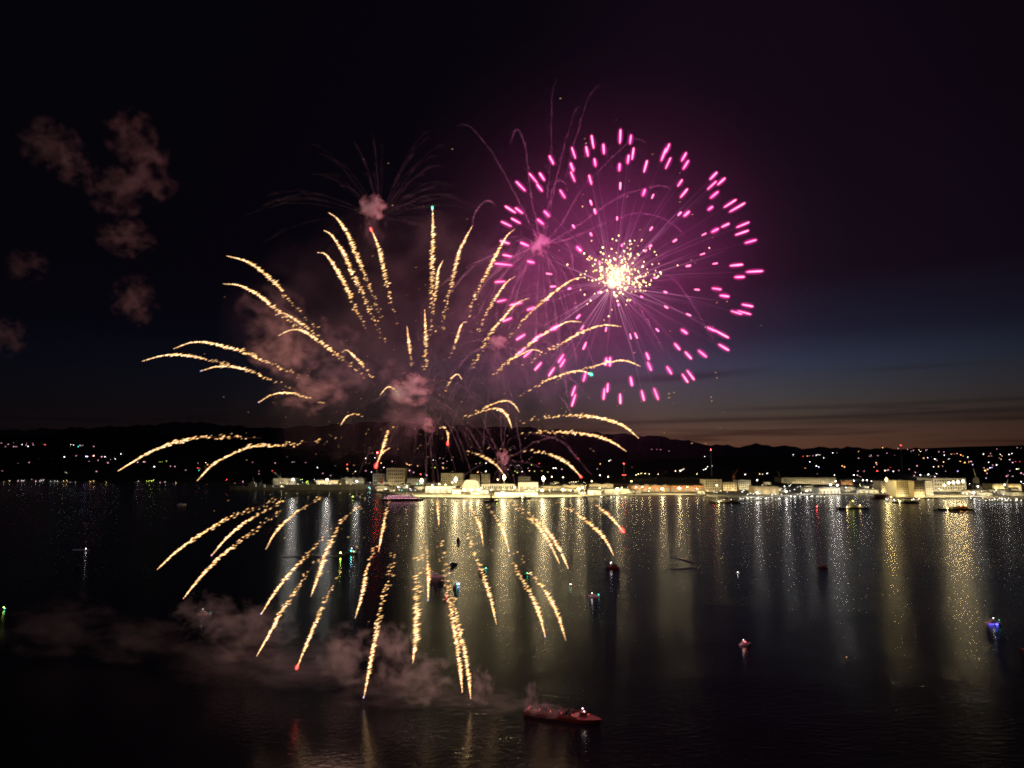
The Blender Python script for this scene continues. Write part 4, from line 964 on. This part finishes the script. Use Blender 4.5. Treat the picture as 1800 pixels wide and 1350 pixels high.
# flat decked ship
b = gpos(572, 861, 0); k = b.y / FPX; L = 140 * k
fsn = thing('flat_decked_ship', 'very long flat decked grey ship behind the bluish pier lights', 'ship', b, math.radians(2))
MB().hull(L, L * .12, 15, 4, .25, sheer=.1).obj('hull', M['naval'], fsn)
MB().box(-L * .5, L * .47, -L * .075, L * .075, 15.6, 18).box(-L * .2, L * .30, -L * .10, -L * .075 - .003, 15.6, 18).obj('flight_deck', M['steel'], fsn)
MB().box(L * .16, L * .26, -16, -8, 18.003, 32, taper=.15).bar((L * .2, -12, 32), (L * .2, -12, 46), 1, .3).obj('island', M['naval'], fsn)
for i in range(7): lampball(fsn, (-L * .45 + i * L * .13, -L * .085, 19.5), .5, 'warm', 90)
# ferry with pink lights
b = gpos(708, 880, 0); k = b.y / FPX; L = 70 * k
fe = thing('ferry', 'long low ferry strung with rows of pink lights at the left quay', 'ship', b, math.radians(-4))
MB().hull(L, L * .16, 4.5, 2, .2, sheer=.1).obj('hull', M['hull_dark'], fe)
MB().box(-L * .45, L * .40, -5.5, 5.5, 4.8, 9).obj('main_deck', M['tan'], fe); MB().box(-L * .36, L * .28, -4.5, 4.5, 9.003, 13).obj('upper_deck', M['hull_white'], fe)
MB().box(L * .18, L * .25, -3.5, 3.5, 13.003, 16, taper=.1).obj('wheelhouse', M['hull_white'], fe)
for j, (z, n, y) in enumerate(((6.2, 22, -6.0), (11.5, 13, -5.0))):
    for i in range(n): lampball(fe, (-L * .44 + i * L * .84 / n if j == 0 else -L * .35 + i * L * .62 / n, y, z), .34, 'pink', 16)
# little ship with tall lamp mast
b = gpos(628, 877, 0); k = b.y / FPX; L = 27 * k
sh = thing('patrol_ship', 'small pale ship with one very tall lamp mast left of the ferry', 'ship', b, PI)
MB().hull(L, L * .2, 3.5, 1.5, .35).obj('hull', M['hull_white'], sh); MB().box(-L * .2, L * .15, -2.6, 2.6, 3.5, 8, taper=.1).obj('cabin', M['hull_white'], sh)
zt = at(626, 846, b.y).z; MB().bar((L * .05, 0, 7), (L * .05, 0, zt), .5, .25).obj('mast', M['steel'], sh); lampball(sh, (L * .05, 0, zt), 1.7, 'white', 260); lampball(sh, (L * .3, 0, 6), .7, 'lime', 60)
# dark tug with a tall funnel
b = gpos(864, 882, 0); k = b.y / FPX; L = 26 * k
tg = thing('tugboat', 'black tug with a tall dark funnel against the bright quay', 'boat', b, 0)
MB().hull(L, L * .3, 3, 1.5, .35).obj('hull', M['dark'], tg); MB().box(-L * .12, L * .2, -3, 3, 3.1, 7, taper=.1).obj('wheelhouse', M['dark'], tg); MB().cyl(-L * .02, 0, 7.003, 17, 2.0, 2.6, 8).obj('funnel', M['dark'], tg)
lampball(tg, (L * .35, -2, 4.6), .45, 'lime', 90)
# work barges with yellow lamps
def barge(pxm, yb, wpx, label, lampx, extras, rz=0.0, hullm='dark', yel='yellow'):
    b = gpos(pxm, yb, 0); k = b.y / FPX; L = wpx * k; r = thing('work_barge', label, 'barge', b, rz)
    MB().hull(L, L * .24, 2.6, 1.2, .16, transom=.95, sheer=.12).obj('hull', M[hullm], r)
    for (nm, x0, x1, z0, z1, mt) in extras: MB().box(L * x0, L * x1, -L * .07, L * .07, z0, z1, taper=.08).obj(nm, M[mt], r)
    lampball(r, (L * lampx, -L * .12, 3.6), 1.0, yel, 170); return r, L
r, L = barge(1273, 884, 56, 'dark work barge with pale cabins and a yellow lamp before the beige corner block', -.2, [('cabin', -.1, .12, 2.7, 7, 'hull_white'), ('container', .16, .34, 2.7, 6, 'brick'), ('crate', -.36, -.26, 2.7, 4.6, 'tan')])
lampball(r, (L * .2, -4, 8), .5, 'white', 90); lampball(r, (L * -.02, -4, 8), .5, 'warm', 120)
r, L = barge(1499, 894, 54, 'dark work barge with green lit deckhouse and yellow lamp off the pale quayside hall', -.24, [('deckhouse', -.14, .06, 2.7, 9, 'crane'), ('crate', .1, .3, 2.7, 6, 'beige'), ('gantry', -.08, 0, 9.01, 15, 'crane')])
lampball(r, (-L * .02, -4, 16), .7, 'lime', 60); lampball(r, (L * .2, -5, 7.5), .6, 'warm', 150)
r, L = barge(1678, 896, 66, 'dark work barge with orange covered loads and yellow lamp off the cream hall', -.26, [('orange_cover', .08, .18, 2.7, 7.5, 'orange'), ('orange_cover', .22, .31, 2.7, 7.5, 'orange'), ('cabin', -.12, .02, 2.7, 6, 'beige')])
lampball(r, (L * .13, -5, 9), .6, 'orange', 120); lampball(r, (L * .27, -5, 9), .6, 'orange', 120)
r, L = barge(1552, 876, 40, 'dark red hulled barge moored under the white shore lights', .3, [('container', -.4, .3, 2.7, 10, 'hull_red')], hullm='hull_red', yel='warm')
r, L = barge(1592, 884, 44, 'dark barge loaded with pale crates beside the dark red one', -.3, [('crate', -.3, -.1, 2.7, 6, 'beige'), ('crate', -.05, .1, 2.7, 5.5, 'tan'), ('crate', .15, .35, 2.7, 6.5, 'beige')], yel='warm')
r, L = barge(918, 876.5, 30, 'grey landing barge at the quay left of the paired dark boxes', 0, [('container', -.2, .0, 2.7, 6, 'grey'), ('container', .05, .25, 2.7, 6, 'grey')], yel='warm')
# moored marina boats
def mboat():
    r = thing('motor_boat', 'x', 'boat'); MB().hull(11, 3.4, 1.3, .5, .4).obj('hull', M['hull_white'], r)
    MB().box(-2.5, 2, -1.2, 1.2, 1.45, 3.1, taper=.2).obj('cabin', M['hull_white'], r); MB().bar((-.5, 0, 3.1), (-.5, 0, 5.2), .12).obj('mast', M['steel'], r)
    MB().ball((-.5, 0, 5.4), .6, 5, 2).obj('masthead_lamp', lamp_mat('white', 26), r); return r
mp_ = None; R = random.Random(11)
for (n, x0, x1, y0, y1, lab) in ((20, 1300, 1372, 878, 881, 'white motor boat moored in the marina before the wide tan hall'), (16, 1384, 1452, 875.5, 878, 'white motor boat moored before the long pale quayside hall'), (12, 1556, 1640, 880, 883, 'white motor boat moored by the tall pale block'), (24, 1704, 1796, 879.5, 884, 'white motor boat moored along the far right pier'), (8, 1046, 1104, 876, 878, 'white motor boat moored under the cream quayside shed')):
    for i in range(n):
        loc = onz(R.uniform(x0, x1), R.uniform(y0, y1), 0); rz = R.uniform(0, 6.28)
        if mp_ is None: mp_ = mboat(); mp_.location = loc; mp_.rotation_euler = (0, 0, rz); mp_['label'] = lab; mp_['group'] = 'boats: ' + lab
        else: dup(mp_, loc, rz, lab, 'boats: ' + lab)
# security barrier floats
fm = MB().cyl(0, 0, -.4, .9, 1.1, .9, 8).cyl(0, 0, .903, 1.8, .25, .2, 6).mesh('barrier_float', M['dark'])
FL = [(x, 890.5 + .6 * math.sin(x * .1), 'small black float in the barrier line below the ferry') for x in range(702, 872, 5)] + [(x, 888 + .5 * math.sin(x * .2), 'small black float in the barrier line off the brick sheds') for x in list(range(1080, 1134, 7)) + list(range(1150, 1236, 6))] + \
     [(x, 893, 'small black float in the barrier line off the marina') for x in range(1336, 1372, 5)] + [(x, 899, 'small black float in the barrier line by the green lit work barge') for x in range(1448, 1474, 4)] + [(x, 905, 'small black float in the barrier line at the right, off the crate barge') for x in range(1606, 1640, 5)] + [(x, 902, 'small black float in the barrier line off the far right pier') for x in range(1690, 1800, 8)]
for (a, b, lab) in FL:
    o = bpy.data.objects.new('barrier_float', fm); C.objects.link(o); o.location = onz(a + random.uniform(-1, 1), b, 0); tag(o, lab, 'float', lab.replace('small black float', 'floats'))
b = onz(1436, 894, 0); bu = thing('marker_buoy', 'red lit marker buoy off the long pale quayside hall', 'buoy', b)
MB().cyl(0, 0, -.5, .8, 1.4, 1.2, 10).obj('float', M['hull_red'], bu); MB().cyl(0, 0, .803, 4, .6, .2, 6).obj('tower', M['hull_red'], bu); lampball(bu, (0, 0, 4.5), .7, 'red', 90, 'beacon')

# ------------------------------------------------------------------ boats on the open water
def boat(px, py, wpx, rz, label, hull='hull_white', kind='cruiser', lamps=(), name='motor_boat'):
    b = onz(px, py, 0); k = b.y / FPX; L = wpx * k; r = thing(name, label, 'boat', b, rz); u = L / 10.0
    MB().hull(L, L * .32, .115 * L, .05 * L, .42, sheer=.35, n=12).obj('hull', M[hull], r)
    if kind != 'open':
        MB().box(-3.2 * u, 1.6 * u, -1.15 * u, 1.15 * u, 1.22 * u, 2.35 * u, taper=.16).obj('cabin', M[hull], r)
        MB().box(-2.6 * u, 1.25 * u, -1.12 * u, 1.12 * u, 1.62 * u, 2.1 * u, taper=.02).obj('window', M['glass'], r)
        if kind == 'cruiser':
            MB().box(-2.6 * u, .4 * u, -.85 * u, .85 * u, 2.353 * u, 2.9 * u, taper=.1).obj('flybridge', M[hull], r)
            MB().bar((-2.2 * u, -.8 * u, 2.9 * u), (-1.8 * u, -.7 * u, 3.7 * u), .08 * u).bar((-2.2 * u, .8 * u, 2.9 * u), (-1.8 * u, .7 * u, 3.7 * u), .08 * u).bar((-1.8 * u, -.7 * u, 3.7 * u), (-1.8 * u, .7 * u, 3.7 * u), .08 * u).obj('radar_arch', M['steel'], r)
    else:
        MB().box(-.8 * u, .6 * u, -.6 * u, .6 * u, 1.2 * u, 2.0 * u, taper=.2).obj('console', M['hull_dark'], r)
        MB().box(-5.3 * u, -4.8 * u, -.4 * u, .4 * u, .4 * u, 1.9 * u, taper=.1).obj('outboard_motor', M['dark'], r)
    mb = MB(); zr = 1.75 * u
    for t in (-.1, .1, .25, .38): mb.bar((L * t, 1.3 * u, 1.2 * u), (L * t, 1.25 * u, zr), .04 * u).bar((L * t, -1.3 * u, 1.2 * u), (L * t, -1.25 * u, zr), .04 * u)
    mb.bar((-L * .1, 1.25 * u, zr), (L * .38, .8 * u, zr), .04 * u).bar((-L * .1, -1.25 * u, zr), (L * .38, -.8 * u, zr), .04 * u).obj('rail', M['steel'], r)
    for (x, y, z, c, rad, S_) in lamps: MB().ball((x * u, y * u, z * u), rad, 8, 6).obj('boat_lamp', lamp_mat(c, S_ * .45), r)
    return r
boat(805, 949, 15, PI / 2 + .35, 'dark maroon yacht seen end on in the brightest golden reflection', 'hull_red', 'cruiser', [(0, 0, 4, 'pink', .25, 6)])
boat(797, 991, 13, .25, 'near black boat below the dark maroon yacht', 'hull_dark', 'hardtop', [(-4, -1, 2, 'violet', .22, 10)])
boat(768, 1015, 25, .1, 'pink lit white cabin cruiser with a flybridge left of the double trail', 'hull_white', 'cruiser', [(-3, 0, 4.2, 'pink', .12, 30)])
boat(803, 1029, 17, PI / 2 - .5, 'small boat with teal and violet lamps right of the double trail', 'hull_white', 'hardtop', [(-1.0, -1.5, 1.5, 'teal', .30, 60), (1.6, -1.5, 1.5, 'violet', .33, 70), (0, 0, 3.4, 'pink', .15, 20)])
boat(783, 1049, 13, 1.2, 'small boat showing a red lamp beside the double trail', 'hull_dark', 'open', [(0, -1.6, 1.6, 'red', .35, 45), (-1, 0, 3, 'violet', .15, 20)])
boat(848, 1001, 13, .2, 'small boat with a green lamp at its bow and a red one astern', 'hull_dark', 'open', [(4.4, -.6, 1.9, 'teal', .26, 60), (-4.4, -.6, 1.9, 'red', .2, 20)])
boat(926, 1010, 12, .5, 'small boat with a green lamp between the two long right trails', 'hull_dark', 'open', [(0, -1.3, 2.2, 'green', .28, 45)])
boat(1003, 1030, 10, PI / 2, 'tiny boat seen end on with a teal and an orange lamp', 'hull_dark', 'hardtop', [(0, 1.3, 3, 'teal', .22, 60), (0, -1.2, 3, 'orange', .22, 60)])
boat(1044, 1049, 17, 0.0, 'pink hulled boat with a white top lamp and a green bow lamp', 'hull_white', 'hardtop', [(-2, 0, 3.6, 'white', .24, 60), (4.6, -.3, 2.2, 'teal', .2, 40)])
boat(1077, 999, 23, PI, 'maroon lit cruiser with white lamps under the red tipped right trail', 'hull_red', 'cruiser', [(1.0, 0, 4.4, 'white', .28, 60), (1.6, -.5, 3.4, 'pink', .2, 60), (-2.2, -1.6, 2.2, 'warm', .2, 70), (-2.2, -1.7, .9, 'warm', .26, 80)])
boat(1228, 999, 10, PI / 2, 'black boat drawing a long pale wake in the open water', 'hull_dark', 'hardtop')
boat(1297, 1008, 9, .5, 'tiny boat with one white lamp right of the wake', 'hull_dark', 'open', [(0, 0, 2.8, 'white', .22, 70)])
boat(1447, 998, 15, 2.9, 'dim reddish boat without lamps in the right open water', 'hull_red', 'cruiser')
boat(1310, 1134, 22, .35, 'red lit cruiser with a bright top lamp alone at lower right', 'hull_white', 'cruiser', [(-1.6, 0, 4.2, 'white', .15, 90), (-1.0, -1.4, 2.9, 'red', .16, 70)])
boat(1747, 1098, 26, .1, 'boat outlined with vivid blue lights near the right edge', 'hull_white', 'cruiser', [(0, 0, 4.2, 'white', .20, 90), (-4.2, -1.65, .6, 'blue', .26, 12), (-3.0, -1.7, .6, 'blue', .26, 12), (-1.8, -1.75, .6, 'blue', .26, 12), (.4, -1.75, .6, 'blue', .34, 18), (1.2, -1.75, .6, 'blue', .34, 18), (3, -1.2, 3.2, 'green', .2, 6)])
boat(1488, 1157, 7, .5, 'tiny boat with a faint orange lamp at lower right', 'hull_dark', 'open', [(0, 0, 2.6, 'orange', .10, 30)])
boat(148, 968, 13, 0.0, 'small boat with a brilliant white lamp alone on the dark left water', 'hull_dark', 'open', [(2, 0, 2.6, 'white', .32, 60)])
boat(6, 1072, 12, 1.0, 'small boat with green and yellow lamps cut by the left edge', 'hull_dark', 'open', [(0, 0, 3.6, 'lime', .22, 60), (1, -1.2, 2.2, 'green', .2, 40)])
boat(359, 1081, 23, .05, 'faint mauve cruiser in the smoke at lower left', 'hull_white', 'cruiser', [(-1.2, 0, 4.3, 'white', .14, 60), (4.6, 0, 2, 'teal', .1, 40)])
boat(599, 977, 18, 0.0, 'boat with a yellow green lamp drawing a straight wake', 'hull_dark', 'hardtop', [(0, -1.2, 3.2, 'lime', .55, 95)])
boat(618, 974, 22, 0.0, 'darker boat with teal and violet lamps ahead of the yellow green one', 'hull_dark', 'cruiser', [(0, -1.5, 2.6, 'teal', .50, 75), (0, 0, 4.4, 'violet', .3, 60), (2, -1.2, 2.2, 'orange', .3, 40)])
boat(1797, 1143, 12, .3, 'dim red boat cut by the right edge', 'hull_red', 'open', [(0, -1, 1.8, 'red', .10, 8)])
boat(319, 888, 14, .6, 'very dim boat far off on the left water', 'hull_white', 'hardtop')
# wakes: low ridges of foam
def wake(pts, w, label):
    vs = []; fs = []
    P = [onz(a, b, .02) for a, b in pts]
    for i, q in enumerate(P):
        e = (P[min(i + 1, len(P) - 1)] - P[max(i - 1, 0)]).normalized(); n_ = Vector((-e.y, e.x, 0)); wd = w * (.25 + .75 * i / (len(P) - 1)) * random.uniform(.7, 1.2)
        vs += [q - n_ * wd, q + Vector((0, 0, .16)), q + n_ * wd]
    for i in range(len(P) - 1):
        for j in (0, 1): fs.append((i * 3 + j, i * 3 + j + 1, i * 3 + 4 + j, i * 3 + 3 + j))
    tag(MB().add(vs, fs).obj('wake', M['foam']), label, 'wake', kind='stuff')
wake([(495 + i * 5, 977.5 + .2 * math.sin(i)) for i in range(21)], .9, 'straight pale wake behind the yellow green lit boat')
wake([(128 + i * 2, 966.5) for i in range(10)], .8, 'short pale wake behind the brilliant white lamp boat')
wake([(1178 + i * 5, 978 + i * 1.25) for i in range(10)], .35, 'upper arm of the pale wake of the black boat'); wake([(1178 + i * 5, 1001 - i * .45) for i in range(10)], .35, 'lower arm of the pale wake of the black boat')

# ------------------------------------------------------------------ the fireworks barge
A = onz(926, 1252, 0); B = onz(1053, 1272, 0); ax = B - A; L = ax.length; mid = (A + B) / 2
fb = thing('fireworks_barge', 'red lit fireworks barge with a pointed bow, deck racks and a thin stern pole', 'barge', mid, math.atan2(ax.y, ax.x))
MB().hull(L, L * .26, 1.7, .9, .30, transom=.95, sheer=.12, n=14).obj('hull', M['hull_red'], fb)
MB().box(-L * .47, L * .22, -L * .105, L * .105, 1.75, 1.9).obj('deck', M['rust'], fb)
mb = MB()
for sg in (-1, 1): mb.box(-L * .47, L * .24, sg * L * .118 - .12, sg * L * .118 + .12, 1.76, 2.5)
mb.obj('bulwark', M['hull_red'], fb)
me = MB().box(-.75, .75, -1.1, 1.1, 0, .7).mesh('mortar_rack', M['dark'])
tm = MB()
for i in range(3):
    for j in range(4): tm.cyl(-.5 + i * .5, -.82 + j * .55, .703, 1.25, .19, .19, 8)
tme = tm.mesh('mortar_tube', M['dark'])
for i in range(8):
    for j in (-1, 0, 1):
        if (i * 3 + j) % 7 == 2: continue
        o = bpy.data.objects.new('mortar_rack', me); C.objects.link(o); o.parent = fb; o.location = (-L * .40 + i * L * .075, j * L * .066, 1.903); o.rotation_euler = (0, 0, random.uniform(-.06, .06))
        q = bpy.data.objects.new('mortar_tube', tme); C.objects.link(q); q.parent = o
MB().cyl(-L * .475, 0, 1.9, 8.6, .13, .07, 8).obj('stern_pole', M['dark'], fb)
MB().box(L * .25, L * .33, -1.3, 1.3, 2.05, 3.9, taper=.12).obj('wheelhouse', M['hull_red'], fb); MB().box(L * .253, L * .327, -1.32, 1.32, 2.9, 3.5, taper=.02).obj('window', M['glass'], fb)
MB().ball((L * .31, -.6, 4.2), .14, 8, 6).obj('deck_lamp', lamp_mat('white', 60), fb)
MB().ball((L * .27, 1.2, 4.6), .26, 8, 6).obj('deck_lamp', lamp_mat('pink', 8), fb)
mb = MB()
for x in (-.43, -.28, -.13, .02, .17): mb.cyl(L * x, -L * .095, 1.903, 3.0, .05, .05, 6)
mb.obj('lamp_post', M['dark'], fb)
for x in (-.43, -.28, -.13, .02, .17, .36): MB().ball((L * x, -L * .095 if x < .3 else 0, 3.1), .10, 8, 6).obj('red_lamp', lamp_mat('red', 9), fb)
